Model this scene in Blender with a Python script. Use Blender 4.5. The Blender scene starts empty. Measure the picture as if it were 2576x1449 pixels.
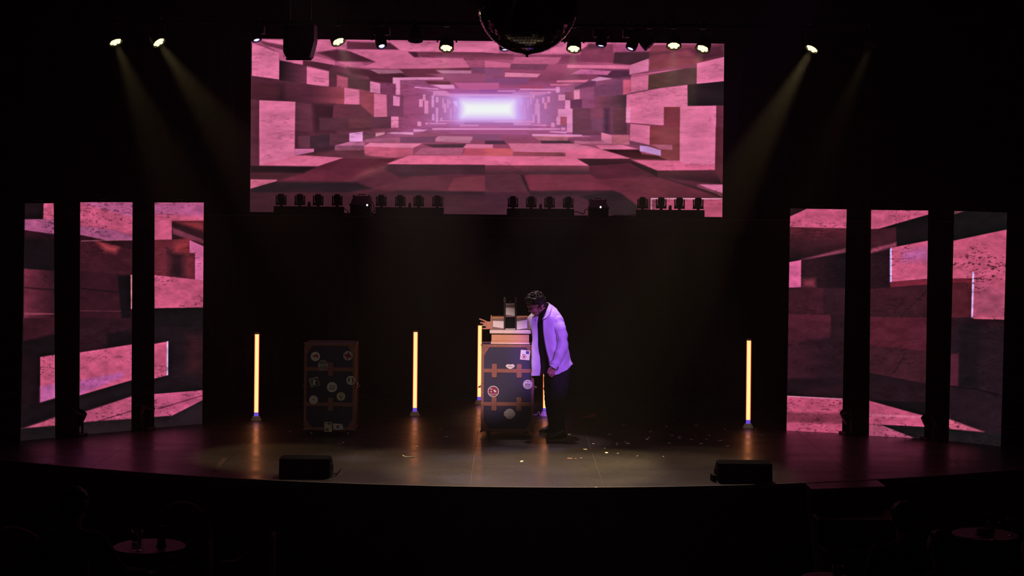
import bpy, bmesh, math, random
import numpy as np
from mathutils import Vector, Matrix, Euler, noise as mnoise

# ------------------------------------------------------------------ camera, world, lights, exposure
FPX, HORIZ, CX, ROLL, CAMH = 3876.0, 540.0, 1288.0, math.radians(0.55), 2.47
S = bpy.context.scene
COL = S.collection
S.view_settings.view_transform = 'Standard'
S.view_settings.look = 'None'
S.view_settings.gamma = 1.0
S.view_settings.use_curve_mapping = False
S.view_settings.exposure = 0.0

cam_d = bpy.data.cameras.new('camera')
cam = bpy.data.objects.new('camera', cam_d); COL.objects.link(cam)
cam_d.sensor_width = 36.0
cam_d.lens = FPX * 36.0 / 2576.0
cam_d.shift_y = -(724.5 - HORIZ) / 2576.0
cam_d.clip_end = 200
cam.location = (0, 0, CAMH)
cam.rotation_euler = (math.radians(90), -ROLL, 0)
S.camera = cam

HAZE = 0.0042
w = bpy.data.worlds.new('world'); S.world = w; w.use_nodes = True
wn = w.node_tree.nodes; wn.clear()
wo = wn.new('ShaderNodeOutputWorld')
bg = wn.new('ShaderNodeBackground'); bg.inputs[0].default_value = (0.0, 0.0, 0.0, 1); bg.inputs[1].default_value = 0
vs = wn.new('ShaderNodeVolumeScatter'); vs.inputs['Color'].default_value = (1, 1, 1, 1)
vs.inputs['Density'].default_value = HAZE; vs.inputs['Anisotropy'].default_value = 0.5
w.node_tree.links.new(bg.outputs[0], wo.inputs['Surface'])
w.node_tree.links.new(vs.outputs[0], wo.inputs['Volume'])

def spot(name, loc, target, power, color, angle, blend=0.35, radius=0.05, parent=None):
    d = bpy.data.lights.new(name, 'SPOT')
    d.energy = power; d.color = color; d.spot_size = math.radians(angle); d.spot_blend = blend
    d.shadow_soft_size = radius
    o = bpy.data.objects.new(name, d); COL.objects.link(o)
    o.location = loc
    v = Vector(target) - Vector(loc)
    o.rotation_euler = v.to_track_quat('-Z', 'Y').to_euler()
    if parent: o.parent = parent; o.location = Vector(loc) - Vector(parent.location)
    return o

# front-of-house profile spots that pick out the performer
spot('front_spot_violet', (3.2, 7.5, 6.2), (0.60, 17.0, 1.06), 5000, (0.42, 0.11, 1.0), 6.0, 0.5, 0.08)
spot('front_spot_rose', (-2.4, 7.5, 6.4), (-0.34, 17.15, 0.92), 6600, (1.0, 0.68, 0.64), 7.0, 0.75, 0.08)
for sx in (-1.9, 1.9):      # soft front wash over the stage
    spot('front_wash', (sx, 8.0, 6.6), (sx*1.15, 17.4, 0.3), 190 if sx < 0 else 250, (1.0, 0.86, 0.70), 27, 0.9, 0.15)
spot('top_spot_rose', (0.15, 18.1, 5.9), (0.40, 17.12, 1.4), 820, (1.0, 0.70, 0.72), 13, 0.6, 0.05)

# ------------------------------------------------------------------ helpers
rnd = random.Random(7)
mnoise.seed_set(5)
def P(px, py, Y):
    """world point at depth Y seen at reference position (px, py)"""
    dx, dy = px - CX, py - HORIZ
    x = dx * math.cos(ROLL) + dy * math.sin(ROLL)
    y = -dx * math.sin(ROLL) + dy * math.cos(ROLL)
    return Vector((x / FPX * Y, Y, CAMH - y / FPX * Y))
def F(px, py, z=0.0):
    """point of the horizontal plane z seen at (px, py)"""
    dx, dy = px - CX, py - HORIZ
    y = -dx * math.sin(ROLL) + dy * math.cos(ROLL)
    return P(px, py, (CAMH - z) * FPX / y)
def lin(c):
    return tuple((v / 255 / 12.92) if v / 255 <= 0.04045 else ((v / 255 + 0.055) / 1.055) ** 2.4 for v in c)

MATS = {}
def mat(name, rgb, rough=0.6, metal=0.0, spec=0.5, var=0.12, scale=40.0, alpha=None, trans=0.0, sheen=0.0, bump=0.0):
    if name in MATS: return MATS[name]
    m = bpy.data.materials.new(name); m.use_nodes = True
    nt = m.node_tree; b = nt.nodes['Principled BSDF']
    c = lin(rgb)
    tc = nt.nodes.new('ShaderNodeTexCoord'); nz = nt.nodes.new('ShaderNodeTexNoise')
    nz.inputs['Scale'].default_value = scale; nz.inputs['Detail'].default_value = 4
    nt.links.new(tc.outputs['Object'], nz.inputs['Vector'])
    mx = nt.nodes.new('ShaderNodeMix'); mx.data_type = 'RGBA'
    mx.inputs[6].default_value = (*[v * (1 - var) for v in c], 1)
    mx.inputs[7].default_value = (*[min(1, v * (1 + var)) for v in c], 1)
    nt.links.new(nz.outputs['Fac'], mx.inputs[0]); nt.links.new(mx.outputs[2], b.inputs['Base Color'])
    b.inputs['Roughness'].default_value = rough; b.inputs['Metallic'].default_value = metal
    b.inputs['Specular IOR Level'].default_value = spec
    b.inputs['Transmission Weight'].default_value = trans
    if sheen: b.inputs['Sheen Weight'].default_value = sheen
    if bump:
        bp = nt.nodes.new('ShaderNodeBump'); bp.inputs['Strength'].default_value = bump; bp.inputs['Distance'].default_value = 0.01
        nt.links.new(nz.outputs['Fac'], bp.inputs['Height']); nt.links.new(bp.outputs[0], b.inputs['Normal'])
    MATS[name] = m
    return m
def emat(name, rgb_lin, strength, sampling='AUTO'):
    if name in MATS: return MATS[name]
    m = bpy.data.materials.new(name); m.use_nodes = True
    nt = m.node_tree; nt.nodes.clear()
    o = nt.nodes.new('ShaderNodeOutputMaterial'); e = nt.nodes.new('ShaderNodeEmission')
    e.inputs[0].default_value = (*rgb_lin, 1); e.inputs[1].default_value = strength
    nt.links.new(e.outputs[0], o.inputs[0])
    m.cycles.emission_sampling = sampling
    MATS[name] = m
    return m

class MB:
    def __init__(s): s.v = []; s.f = []
    def add(s, vs, fs, M=None):
        o = len(s.v)
        for v in vs: s.v.append(tuple(M @ Vector(v)) if M is not None else tuple(v))
        s.f += [tuple(i + o for i in f) for f in fs]
        return s
    def box(s, x0, x1, y0, y1, z0, z1, M=None):
        return s.add([(x0,y0,z0),(x1,y0,z0),(x1,y1,z0),(x0,y1,z0),(x0,y0,z1),(x1,y0,z1),(x1,y1,z1),(x0,y1,z1)],
              [(0,3,2,1),(4,5,6,7),(0,1,5,4),(1,2,6,5),(2,3,7,6),(3,0,4,7)], M)
    def prism(s, pts, y0, y1, M=None):
        """polygon in x,z (counter-clockwise from the front) extruded along y"""
        n = len(pts)
        a = sum(pts[i][0]*pts[(i+1)%n][1]-pts[(i+1)%n][0]*pts[i][1] for i in range(n))
        if a < 0: pts = pts[::-1]
        v = [(p[0], y0, p[1]) for p in pts] + [(p[0], y1, p[1]) for p in pts]
        f = [tuple(range(n)), tuple(range(2*n-1, n-1, -1))] + [(i, i+n, (i+1)%n+n, (i+1)%n) for i in range(n)]
        return s.add(v, f, M)
    def prismz(s, pts, z0, z1, M=None):
        n = len(pts)
        a = sum(pts[i][0]*pts[(i+1)%n][1]-pts[(i+1)%n][0]*pts[i][1] for i in range(n))
        if a < 0: pts = pts[::-1]
        v = [(p[0], p[1], z0) for p in pts] + [(p[0], p[1], z1) for p in pts]
        f = [tuple(range(n-1,-1,-1)), tuple(range(n, 2*n))] + [(i, (i+1)%n, (i+1)%n+n, i+n) for i in range(n)]
        return s.add(v, f, M)
    def lathe(s, prof, n=20, M=None, caps=True):
        """(r, z) profile round the z axis"""
        v = []; f = []
        for r, z in prof:
            for k in range(n):
                a = 2*math.pi*k/n; v.append((r*math.cos(a), r*math.sin(a), z))
        for i in range(len(prof)-1):
            for k in range(n):
                k2 = (k+1) % n
                f.append((i*n+k, i*n+k2, (i+1)*n+k2, (i+1)*n+k))
        if caps:
            f.append(tuple(range(n-1,-1,-1))); f.append(tuple((len(prof)-1)*n+k for k in range(n)))
        return s.add(v, f, M)
    def cyl(s, p0, p1, r0, r1=None, n=12, caps=True):
        r1 = r0 if r1 is None else r1
        p0, p1 = Vector(p0), Vector(p1); d = p1 - p0
        q = d.to_track_quat('Z', 'Y').to_matrix().to_4x4()
        return s.lathe([(r0, 0), (r1, d.length)], n, Matrix.Translation(p0) @ q, caps)
    def tube(s, pts, r, n=8):
        """round bar through points; r a number or a list"""
        pts = [Vector(p) for p in pts]; k = len(pts)
        rs = r if isinstance(r, (list, tuple)) else [r]*k
        v = []; f = []; up = Vector((0, 0, 1))
        prev = None
        for i in range(k):
            d = (pts[min(i+1, k-1)] - pts[max(i-1, 0)]).normalized()
            if prev is None:
                a = d.cross(up if abs(d.z) < .9 else Vector((1,0,0))).normalized()
            else:
                a = (prev - d * prev.dot(d)).normalized()
            prev = a; b = d.cross(a)
            for j in range(n):
                t = 2*math.pi*j/n; v.append(pts[i] + (a*math.cos(t) + b*math.sin(t))*rs[i])
        for i in range(k-1):
            for j in range(n):
                j2 = (j+1) % n; f.append((i*n+j, i*n+j2, (i+1)*n+j2, (i+1)*n+j))
        f.append(tuple(range(n-1,-1,-1))); f.append(tuple((k-1)*n+j for j in range(n)))
        return s.add(v, f)
    def ball(s, c, r, nu=14, nv=9, M=None):
        rx, ry, rz = (r, r, r) if not isinstance(r, (tuple, list)) else r
        v = [(0,0,-1)]; f = []
        for i in range(1, nv):
            a = -math.pi/2 + math.pi*i/nv
            for k in range(nu):
                t = 2*math.pi*k/nu; v.append((math.cos(a)*math.cos(t), math.cos(a)*math.sin(t), math.sin(a)))
        v.append((0,0,1)); L = len(v)-1
        for k in range(nu): f.append((0, 1+(k+1)%nu, 1+k))
        for i in range(nv-2):
            for k in range(nu):
                f.append((1+i*nu+k, 1+i*nu+(k+1)%nu, 1+(i+1)*nu+(k+1)%nu, 1+(i+1)*nu+k))
        for k in range(nu): f.append((L, 1+(nv-2)*nu+k, 1+(nv-2)*nu+(k+1)%nu))
        T = Matrix.Translation(Vector(c)) @ (M.to_4x4() if M is not None else Matrix()) @ Matrix.Diagonal((rx, ry, rz, 1))
        return s.add(v, f, T)
    def build(s, name, m, parent=None, off=None, smooth=False, bevel=0.0, subsurf=0):
        me = bpy.data.meshes.new(name)
        if off is not None:
            o = Vector(off); vs = [tuple(Vector(v) - o) for v in s.v]
        else: vs = s.v
        me.from_pydata([tuple(v) for v in vs], [], s.f); me.materials.append(m)
        if smooth: me.shade_smooth()
        ob = bpy.data.objects.new(name, me); COL.objects.link(ob)
        if parent: ob.parent = parent
        if bevel:
            b = ob.modifiers.new('bevel', 'BEVEL'); b.width = bevel; b.segments = 2; b.limit_method = 'ANGLE'
        if subsurf:
            b = ob.modifiers.new('sub', 'SUBSURF'); b.levels = subsurf; b.render_levels = subsurf
        return ob

def tag(o, label, cat, group=None):
    o['label'] = label; o['category'] = cat
    if group: o['group'] = group
    return o
def thing(name, label, cat, loc=(0,0,0), rotz=0.0, group=None):
    o = bpy.data.objects.new(name, None); COL.objects.link(o); o.empty_display_size = 0.1
    o.location = loc; o.rotation_euler = (0, 0, rotz)
    return tag(o, label, cat, group)
def struct(o): o['kind'] = 'structure'; return o
def dup(root, loc=None, rotz=None, label=None):
    r = root.copy(); COL.objects.link(r)
    if loc is not None: r.location = loc
    if rotz is not None: r.rotation_euler = (0, 0, rotz)
    if label: r['label'] = label
    for ch in list(root.children):
        c = ch.copy(); COL.objects.link(c); c.parent = r
        for g in list(ch.children):
            d = g.copy(); COL.objects.link(d); d.parent = c
    return r
def empty_part(name, parent):
    o = bpy.data.objects.new(name, None); COL.objects.link(o); o.parent = parent; return o

def capsule(mb, p0, r0, p1, r1):
    p0, p1 = Vector(p0), Vector(p1)
    mb.ball(p0, r0); mb.ball(p1, r1)
    if (p1-p0).length > 1e-5: mb.cyl(p0, p1, r0, r1, 14)
def blob(name, prims, m, voxel, parent=None, off=(0,0,0), smooth=4, wob=0.0, wscale=10.0):
    """one continuous surface grown over tapered capsules and ellipsoids"""
    mb = MB()
    for p in prims:
        if p[0] == 'c': capsule(mb, *p[1:])
        else: mb.ball(p[1], p[2], M=(Euler(p[3]).to_matrix() if len(p) > 3 else None))
    ob = mb.build(name, m, None, off=off)
    r = ob.modifiers.new('r', 'REMESH'); r.mode = 'VOXEL'; r.voxel_size = voxel
    sm = ob.modifiers.new('s', 'SMOOTH'); sm.factor = 0.5; sm.iterations = smooth
    dg = bpy.context.evaluated_depsgraph_get()
    me = bpy.data.meshes.new_from_object(ob.evaluated_get(dg))
    ob.modifiers.clear(); old = ob.data; ob.data = me; bpy.data.meshes.remove(old); me.name = name
    if wob:
        for v in me.vertices:
            q = v.co * wscale
            v.co += v.normal * wob * mnoise.fractal(q, 0.8, 2.0, 3)
    me.shade_smooth()
    if not me.materials: me.materials.append(m)
    if parent: ob.parent = parent
    return ob
def catmull(pts, n):
    pts = [Vector(p) for p in pts]; k = len(pts); out = []
    for i in range(n):
        t = i/(n-1)*(k-1); j = min(int(t), k-2); u = t-j
        a, b, c, d = pts[max(j-1,0)], pts[j], pts[j+1], pts[min(j+2,k-1)]
        out.append(0.5*((2*b)+(c-a)*u+(2*a-5*b+4*c-d)*u*u+(3*b-a-3*c+d)*u*u*u))
    return out
def sheet(name, rows, m, parent, off, nu=30, nv=24, thick=0.004, wob=0.0, wscale=9.0):
    """cloth lofted through rows of points"""
    R = [catmull(r, nu) for r in rows]
    cols = [catmull([r[i] for r in R], nv) for i in range(nu)]
    mb = MB()
    for j in range(nv):
        for i in range(nu):
            p = cols[i][j]
            if wob: p = p + mnoise.noise_vector(p*wscale)*wob + mnoise.noise_vector(Vector((p.x*2.6, p.y*2.6, p.z*1.2))*wscale)*wob*.45
            mb.v.append(p)
    for j in range(nv-1):
        for i in range(nu-1):
            mb.f.append((j*nu+i, j*nu+i+1, (j+1)*nu+i+1, (j+1)*nu+i))
    ob = mb.build(name, m, parent, off=off, smooth=True)
    so = ob.modifiers.new('solid', 'SOLIDIFY'); so.thickness = thick; so.offset = 0
    return ob
def textmesh(body, size, name, m, parent, loc, xs=1.0):
    cu = bpy.data.curves.new(name, 'FONT'); cu.body = body; cu.size = size; cu.align_x = 'CENTER'; cu.align_y = 'CENTER'
    cu.extrude = 0.0004; cu.resolution_u = 3
    o = bpy.data.objects.new(name, cu); COL.objects.link(o)
    dg = bpy.context.evaluated_depsgraph_get()
    me = bpy.data.meshes.new_from_object(o.evaluated_get(dg))
    bpy.data.objects.remove(o)
    me.transform(Matrix.Translation(loc) @ Matrix.Rotation(math.radians(90), 4, 'X') @ Matrix.Diagonal((xs, 1, 1, 1)))
    me.materials.clear(); me.materials.append(m)
    ob = bpy.data.objects.new(name, me); COL.objects.link(ob); ob.parent = parent
    return ob

# ------------------------------------------------------------------ materials
BLACK = mat('black_paint', (14, 14, 14), 0.55, spec=0.3)
VELVET = mat('black_velvet', (9, 9, 9), 0.95, spec=0.05)
CASE = mat('black_case', (18, 18, 19), 0.5, spec=0.4)
RUBBER = mat('rubber', (16, 16, 16), 0.8, spec=0.2)
STEEL = mat('steel', (150, 145, 140), 0.35, metal=0.9)

# ------------------------------------------------------------------ the room
def floor_material():
    m = bpy.data.materials.new('stage_floor'); m.use_nodes = True
    nt = m.node_tree; b = nt.nodes['Principled BSDF']; L = nt.links.new
    tc = nt.nodes.new('ShaderNodeTexCoord')
    def nz(scale, det, sx=1, sy=1):
        mp = nt.nodes.new('ShaderNodeMapping'); mp.inputs['Scale'].default_value = (sx, sy, 1)
        L(tc.outputs['Object'], mp.inputs[0])
        n = nt.nodes.new('ShaderNodeTexNoise'); n.inputs['Scale'].default_value = scale; n.inputs['Detail'].default_value = det
        L(mp.outputs[0], n.inputs['Vector']); return n.outputs['Fac']
    def ramp(src, a, bb, c0, c1):
        r = nt.nodes.new('ShaderNodeValToRGB'); r.color_ramp.elements[0].position = a; r.color_ramp.elements[1].position = bb
        r.color_ramp.elements[0].color = (*c0, 1); r.color_ramp.elements[1].color = (*c1, 1); L(src, r.inputs[0]); return r.outputs[0]
    base = ramp(nz(1.1, 5), 0.3, 0.75, lin((27, 23, 20)), lin((44, 37, 32)))
    scr = ramp(nz(26, 3, 0.25, 3.0), 0.69, 0.74, (0, 0, 0), (1, 1, 1))       # fine scuffs and scratches
    mx = nt.nodes.new('ShaderNodeMix'); mx.data_type = 'RGBA'
    fm = nt.nodes.new('ShaderNodeMath'); fm.operation = 'MULTIPLY'; fm.inputs[1].default_value = 0.35
    L(scr, fm.inputs[0]); L(fm.outputs[0], mx.inputs[0])
    L(base, mx.inputs[6]); mx.inputs[7].default_value = (*lin((84, 76, 66)), 1); L(mx.outputs[2], b.inputs['Base Color'])
    ro = nt.nodes.new('ShaderNodeMapRange'); L(nz(2.2, 6, 0.6, 1.6), ro.inputs[0])
    ro.inputs['From Min'].default_value = 0.3; ro.inputs['From Max'].default_value = 0.7
    ro.inputs['To Min'].default_value = 0.21; ro.inputs['To Max'].default_value = 0.33
    L(ro.outputs[0], b.inputs['Coat Roughness']); b.inputs['Coat Weight'].default_value = 0.46; b.inputs['Coat IOR'].default_value = 1.42; b.inputs['Specular IOR Level'].default_value = 0.30
    r2 = nt.nodes.new('ShaderNodeMapRange'); L(nz(34, 6, 0.5, 2.2), r2.inputs[0]); r2.inputs['From Min'].default_value = 0.35; r2.inputs['From Max'].default_value = 0.65
    r2.inputs['To Min'].default_value = 0.40; r2.inputs['To Max'].default_value = 0.60; L(r2.outputs[0], b.inputs['Roughness'])
    bp = nt.nodes.new('ShaderNodeBump'); bp.inputs['Strength'].default_value = 0.14; bp.inputs['Distance'].default_value = 0.006
    L(nz(22, 8, 1, 1.5), bp.inputs['Height']); L(bp.outputs[0], b.inputs['Normal'])
    return m
FLOOR = floor_material()
AF = -0.9                                        # audience floor level
arc = lambda x: 13.98 + 0.05 * x * x
seams = [-1.58 + 1.22 * k for k in range(-4, 7)]
xs_ = [-7.2] + seams + [7.2]
rows = [13.0, 15.0, 17.44, 19.88, 21.4]
floor_root = bpy.data.objects.new('floor', None); COL.objects.link(floor_root); struct(floor_root)
for i in range(len(xs_)-1):
    for j in range(len(rows)-1):
        a, b_ = xs_[i]+0.002, xs_[i+1]-0.002
        y1 = rows[j+1]-0.0015
        fr = [(a+(b_-a)*k/6, max(arc(a+(b_-a)*k/6), rows[j]+0.0015)) for k in range(7)]
        fr = [(x, min(y, y1-0.001)) for x, y in fr]
        if max(y1-y for _, y in fr) < 0.02: continue
        MB().prismz(fr + [(b_, y1), (a, y1)], -0.02, 0.0).build('floor_panel', FLOOR, floor_root)
# dusty base seen in the joints between the sheets, and the fascia
ap = [(-7.2+14.4*k/60, arc(-7.2+14.4*k/60)+0.004) for k in range(61)]
MB().prismz(ap + [(7.2, 21.4), (-7.2, 21.4)], -0.06, -0.004).build('floor_base', mat('joint_dust', (120, 104, 80), 0.9), floor_root)
ap2 = [(x, y+0.02) for x, y in ap]
fas = MB().prismz(ap2 + [(x, y+0.06) for x, y in ap2[::-1]], AF, -0.061).build('wall_stage_front', mat('stage_fascia', (13, 12, 12), 0.7, spec=0.2)); struct(fas)
nose = MB()
for k in range(60):
    (xa, ya), (xb, yb) = ap[k], ap[k+1]
    nose.add([(xa,ya-.03,-.035),(xb,yb-.03,-.035),(xb,yb-.004,-.035),(xa,ya-.004,-.035),(xa,ya-.03,.002),(xb,yb-.03,.002),(xb,yb-.004,.002),(xa,ya-.004,.002)],
             [(0,3,2,1),(4,5,6,7),(0,1,5,4),(2,3,7,6)])
struct(nose.build('trim_1', mat('edge_strip', (110, 102, 92), 0.5)))
MB().box(-9, 9, 2.0, 14.8, AF-0.05, AF).build('floor_audience', mat('carpet', (8, 6, 6), 0.95, spec=0.1))['kind'] = 'structure'
struct(MB().box(-9, 9, 22.3, 22.5, AF, 8.2).build('wall_back', VELVET))
struct(MB().box(-9.2, -9, 0, 22.5, AF, 8.2).build('wall_left', VELVET))
struct(MB().box(9, 9.2, 0, 22.5, AF, 8.2).build('wall_right', VELVET))
struct(MB().box(-9.2, 9.2, 0, 22.5, 8.2, 8.4).build('ceiling', VELVET))
# upper ledge that carries the screen
LZ = 2.435
led = struct(MB().box(-7.2, 7.2, 19.75, 22.3, LZ-0.16, LZ).build('floor_ledge', mat('ledge_paint', (16, 16, 15), 0.6)))
struct(MB().box(-7.2, 7.2, 19.742, 19.76, LZ-0.015, LZ+0.004).build('trim_2', mat('ledge_edge', (88, 82, 74), 0.45)))

# stairs at the right front corner
st = thing('stage_steps', 'black steps leading up to the stage at its right front corner', 'steps', (3.1, 13.6, AF))
mb_top = MB().prismz([(2.75,14.02),(3.47,14.2),(3.47,arc(3.47)-.035),(3.11,arc(3.11)-.035),(2.75,arc(2.75)-.035)], -0.22, -0.001)
mb_top.build('landing', FLOOR, st, off=st.location)
for k, (z, y) in enumerate(((-0.22, 13.72), (-0.44, 13.42), (-0.66, 13.12))):
    MB().box(2.75, 3.5, y, 14.32, AF if k == 2 else z-0.22, z).build('step', mat('step_paint', (15, 15, 15), 0.6), st, off=st.location, bevel=0.01)
    MB().box(2.76, 3.49, y-0.004, y+0.04, z, z+0.004).build('tread_edge', mat('tread_edge', (46, 46, 44), 0.5), st, off=st.location)

# ------------------------------------------------------------------ drapes
def drape(name, x0, x1, y, z0, z1, label, pleat=0.22, depth=0.05, m=VELVET):
    n = max(8, int((x1-x0)/pleat*10)); r = thing(name, label, 'curtain', ((x0+x1)/2, y, z0))
    mb = MB()
    for i in range(n+1):
        x = x0+(x1-x0)*i/n
        dy = depth*math.sin(2*math.pi*x/pleat)+0.4*depth*math.sin(2*math.pi*x/pleat*0.37+1.3)
        for z in (z0, z0+(z1-z0)*0.5, z1): mb.v.append((x, y+dy*(0.6 if z == z1 else 1), z))
    for i in range(n):
        for k in range(2): mb.f.append((i*3+k, (i+1)*3+k, (i+1)*3+k+1, i*3+k+1))
    o = mb.build('cloth', m, r, off=r.location, smooth=True)
    so = o.modifiers.new('solid', 'SOLIDIFY'); so.thickness = 0.004
    MB().box(x0, x1, y-0.02, y+0.02, z1, z1+0.05).build('batten', BLACK, r, off=r.location)
    return r
drape('backdrop_curtain', -4.4, 4.4, 20.95, 0.0, 2.20, 'black pleated backdrop curtain hanging under the ledge behind the performer')
drape('masking_curtain', -7.0, -3.72, 20.55, LZ+0.01, 5.6, 'black masking curtain on the ledge left of the wide upper screen')
drape('masking_curtain', 3.02, 7.0, 20.55, LZ+0.01, 5.6, 'black masking curtain on the ledge right of the wide upper screen')
drape('border_curtain', -7.0, 7.0, 20.35, 4.86, 6.4, 'black border curtain hanging along the top edge of the upper screen', 0.35, 0.03)

# ------------------------------------------------------------------ the video walls: flat pictures drawn polygon by polygon
A=(226,114,150); A2=(216,106,142); B=(203,98,134); C_=(172,80,110); D=(134,60,84); E=(106,48,66); G=(78,38,50); H_=(56,32,40); V=(224,140,196); Wv=(184,98,150)
def vnoise(X, Y, sx, sy, seed):
    g = np.random.default_rng(seed).random((64, 64))
    x, y = X/sx, Y/sy
    xi, yi = np.floor(x).astype(int), np.floor(y).astype(int)
    u, v = x-xi, y-yi; u = u*u*(3-2*u); v = v*v*(3-2*v)
    q = lambda a, b: g[b % 64, a % 64]
    return (q(xi,yi)*(1-u)+q(xi+1,yi)*u)*(1-v)+(q(xi,yi+1)*(1-u)+q(xi+1,yi+1)*u)*v
def paint(img, X, Y, pts, c0, c1=None, axis='y', soft=1.6, op=1.0):
    pts = np.array(pts, float)
    mn, mx = pts.min(0), pts.max(0)
    m = (X > mn[0]-soft) & (X < mx[0]+soft) & (Y > mn[1]-soft) & (Y < mx[1]+soft)
    if not m.any(): return
    x, y = X[m], Y[m]
    ins = np.zeros(x.shape, bool); d2 = np.full(x.shape, 1e9)
    n = len(pts)
    for i in range(n):
        (x0, y0), (x1, y1) = pts[i], pts[(i+1) % n]
        ex, ey = x1-x0, y1-y0
        t = np.clip(((x-x0)*ex+(y-y0)*ey)/max(ex*ex+ey*ey, 1e-9), 0, 1)
        d2 = np.minimum(d2, (x-x0-t*ex)**2+(y-y0-t*ey)**2)
        if y0 != y1:
            ins ^= ((y0 > y) != (y1 > y)) & (x < (x1-x0)*(y-y0)/(y1-y0)+x0)
    sd = np.sqrt(d2)*np.where(ins, 1, -1)
    cov = np.clip(0.5+sd/soft, 0, 1)[:, None]*op
    if c1 is None: col = np.array(c0, float)[None]
    else:
        t = ((y-mn[1])/(mx[1]-mn[1]) if axis == 'y' else (x-mn[0])/(mx[0]-mn[0])).clip(0, 1)[:, None]
        col = np.array(c0, float)*(1-t)+np.array(c1, float)*t
    img[m] = img[m]*(1-cov)+col*cov
def quadpx(cor, nx, ny):
    u, v = np.meshgrid(np.linspace(0, 1, nx), np.linspace(0, 1, ny))
    c = np.array(cor, float)
    q = lambda k: (c[0,k]*(1-u)+c[1,k]*u)*(1-v)+(c[3,k]*(1-u)+c[2,k]*u)*v
    return q(0), q(1)
def display(name, cor3, img, parent, off, m):
    ny, nx, _ = img.shape
    u, v = np.meshgrid(np.linspace(0, 1, nx), np.linspace(0, 1, ny)); c = np.array([tuple(Vector(p)-Vector(off)) for p in cor3])
    u_, v_ = u[..., None], v[..., None]
    co = (c[0]*(1-u_)+c[1]*u_)*(1-v_)+(c[3]*(1-u_)+c[2]*u_)*v_
    idx = np.arange(nx*ny).reshape(ny, nx)
    q = np.stack([idx[1:, :-1], idx[1:, 1:], idx[:-1, 1:], idx[:-1, :-1]], -1).reshape(-1, 4)
    me = bpy.data.meshes.new(name)
    me.vertices.add(nx*ny); me.vertices.foreach_set('co', co.astype(np.float32).ravel())
    me.loops.add(q.size); me.loops.foreach_set('vertex_index', q.astype(np.int32).ravel())
    me.polygons.add(len(q)); me.polygons.foreach_set('loop_start', np.arange(0, q.size, 4, dtype=np.int32))
    me.update(calc_edges=True)
    s = img/255.0
    l = np.where(s <= 0.04045, s/12.92, ((s+0.055)/1.055)**2.4)
    at = me.color_attributes.new('picture', 'FLOAT_COLOR', 'POINT')
    at.data.foreach_set('color', np.concatenate([l, np.ones((ny, nx, 1))], -1).astype(np.float32).ravel())
    uv = me.uv_layers.new(name='uv')
    uvs = np.stack([u, 1-v], -1).reshape(-1, 2)[q.ravel()]
    uv.data.foreach_set('uv', uvs.astype(np.float32).ravel())
    me.materials.append(m)
    ob = bpy.data.objects.new(name, me); COL.objects.link(ob); ob.parent = parent
    return ob
def screen_mat(name, nx, ny, gain, amp):
    m = bpy.data.materials.new(name); m.use_nodes = True; nt = m.node_tree; nt.nodes.clear(); L = nt.links.new
    o = nt.nodes.new('ShaderNodeOutputMaterial'); e = nt.nodes.new('ShaderNodeEmission')
    at = nt.nodes.new('ShaderNodeAttribute'); at.attribute_name = 'picture'
    uv = nt.nodes.new('ShaderNodeUVMap'); sp = nt.nodes.new('ShaderNodeSeparateXYZ'); L(uv.outputs[0], sp.inputs[0])
    def wave(src, n):                                     # rows and columns of the LED modules
        a = nt.nodes.new('ShaderNodeMath'); a.operation = 'MULTIPLY'; a.inputs[1].default_value = 2*math.pi*n; L(src, a.inputs[0])
        b = nt.nodes.new('ShaderNodeMath'); b.operation = 'SINE'; L(a.outputs[0], b.inputs[0]); return b.outputs[0]
    ad = nt.nodes.new('ShaderNodeMath'); ad.operation = 'ADD'; L(wave(sp.outputs[0], nx), ad.inputs[0]); L(wave(sp.outputs[1], ny), ad.inputs[1])
    mr = nt.nodes.new('ShaderNodeMath'); mr.operation = 'MULTIPLY_ADD'; mr.inputs[1].default_value = amp; mr.inputs[2].default_value = gain
    L(ad.outputs[0], mr.inputs[0])
    L(at.outputs['Color'], e.inputs[0]); L(mr.outputs[0], e.inputs[1]); L(e.outputs[0], o.inputs[0])
    m.cycles.emission_sampling = 'NONE'
    return m
def texture(img, X, Y, seed, amp, speck, sx=3.0):
    lum = img.mean(-1, keepdims=True)/255
    n = 0.5*vnoise(X, Y, 34*sx/3, 16, seed)+0.3*vnoise(X, Y, 11*sx/3, 6, seed+1)+0.2*vnoise(X, Y, 4*sx/3, 2.4, seed+2)
    img *= (1+amp*(n[..., None]-0.5)*2)
    s = vnoise(X, Y, 9*sx/3, 3.0, seed+3)*0.6+vnoise(X, Y, 3.2*sx/3, 1.6, seed+4)*0.4
    reg = np.clip((vnoise(X, Y, 60, 30, seed+5)-0.4)*3, 0, 1)
    k = (np.clip((s-0.62)*9, 0, 1)*reg*speck)[..., None]*np.clip(lum*2.2, 0, 1)
    img *= 1-k
    k2 = (np.clip((0.3-s)*8, 0, 1)*reg*speck*0.35)[..., None]*np.clip(lum*2.2, 0, 1)
    img += (255-img)*k2*0.6

# --- main picture -----------------------------------------------------------
def Q1(*p): return [(620+x/4.155, 80+y/4.155) for x, y in p]
def Q2(*p): return [(1220+x/4.155, 80+y/4.155) for x, y in p]
def Q3(*p): return [(620+x/4.155, 320+y/4.155) for x, y in p]
def Q4(*p): return [(1220+x/4.155, 320+y/4.155) for x, y in p]
def QC(*p): return [(1040+x/6.133, 210+y/6.133) for x, y in p]
def R_(q, x0, y0, x1, y1): return q((x0,y0),(x1,y0),(x1,y1),(x0,y1))
main = []
def m_(pts, c0, c1=None, axis='y', soft=1.6, op=1.0): main.append((pts, c0, c1, axis, soft, op))
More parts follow.
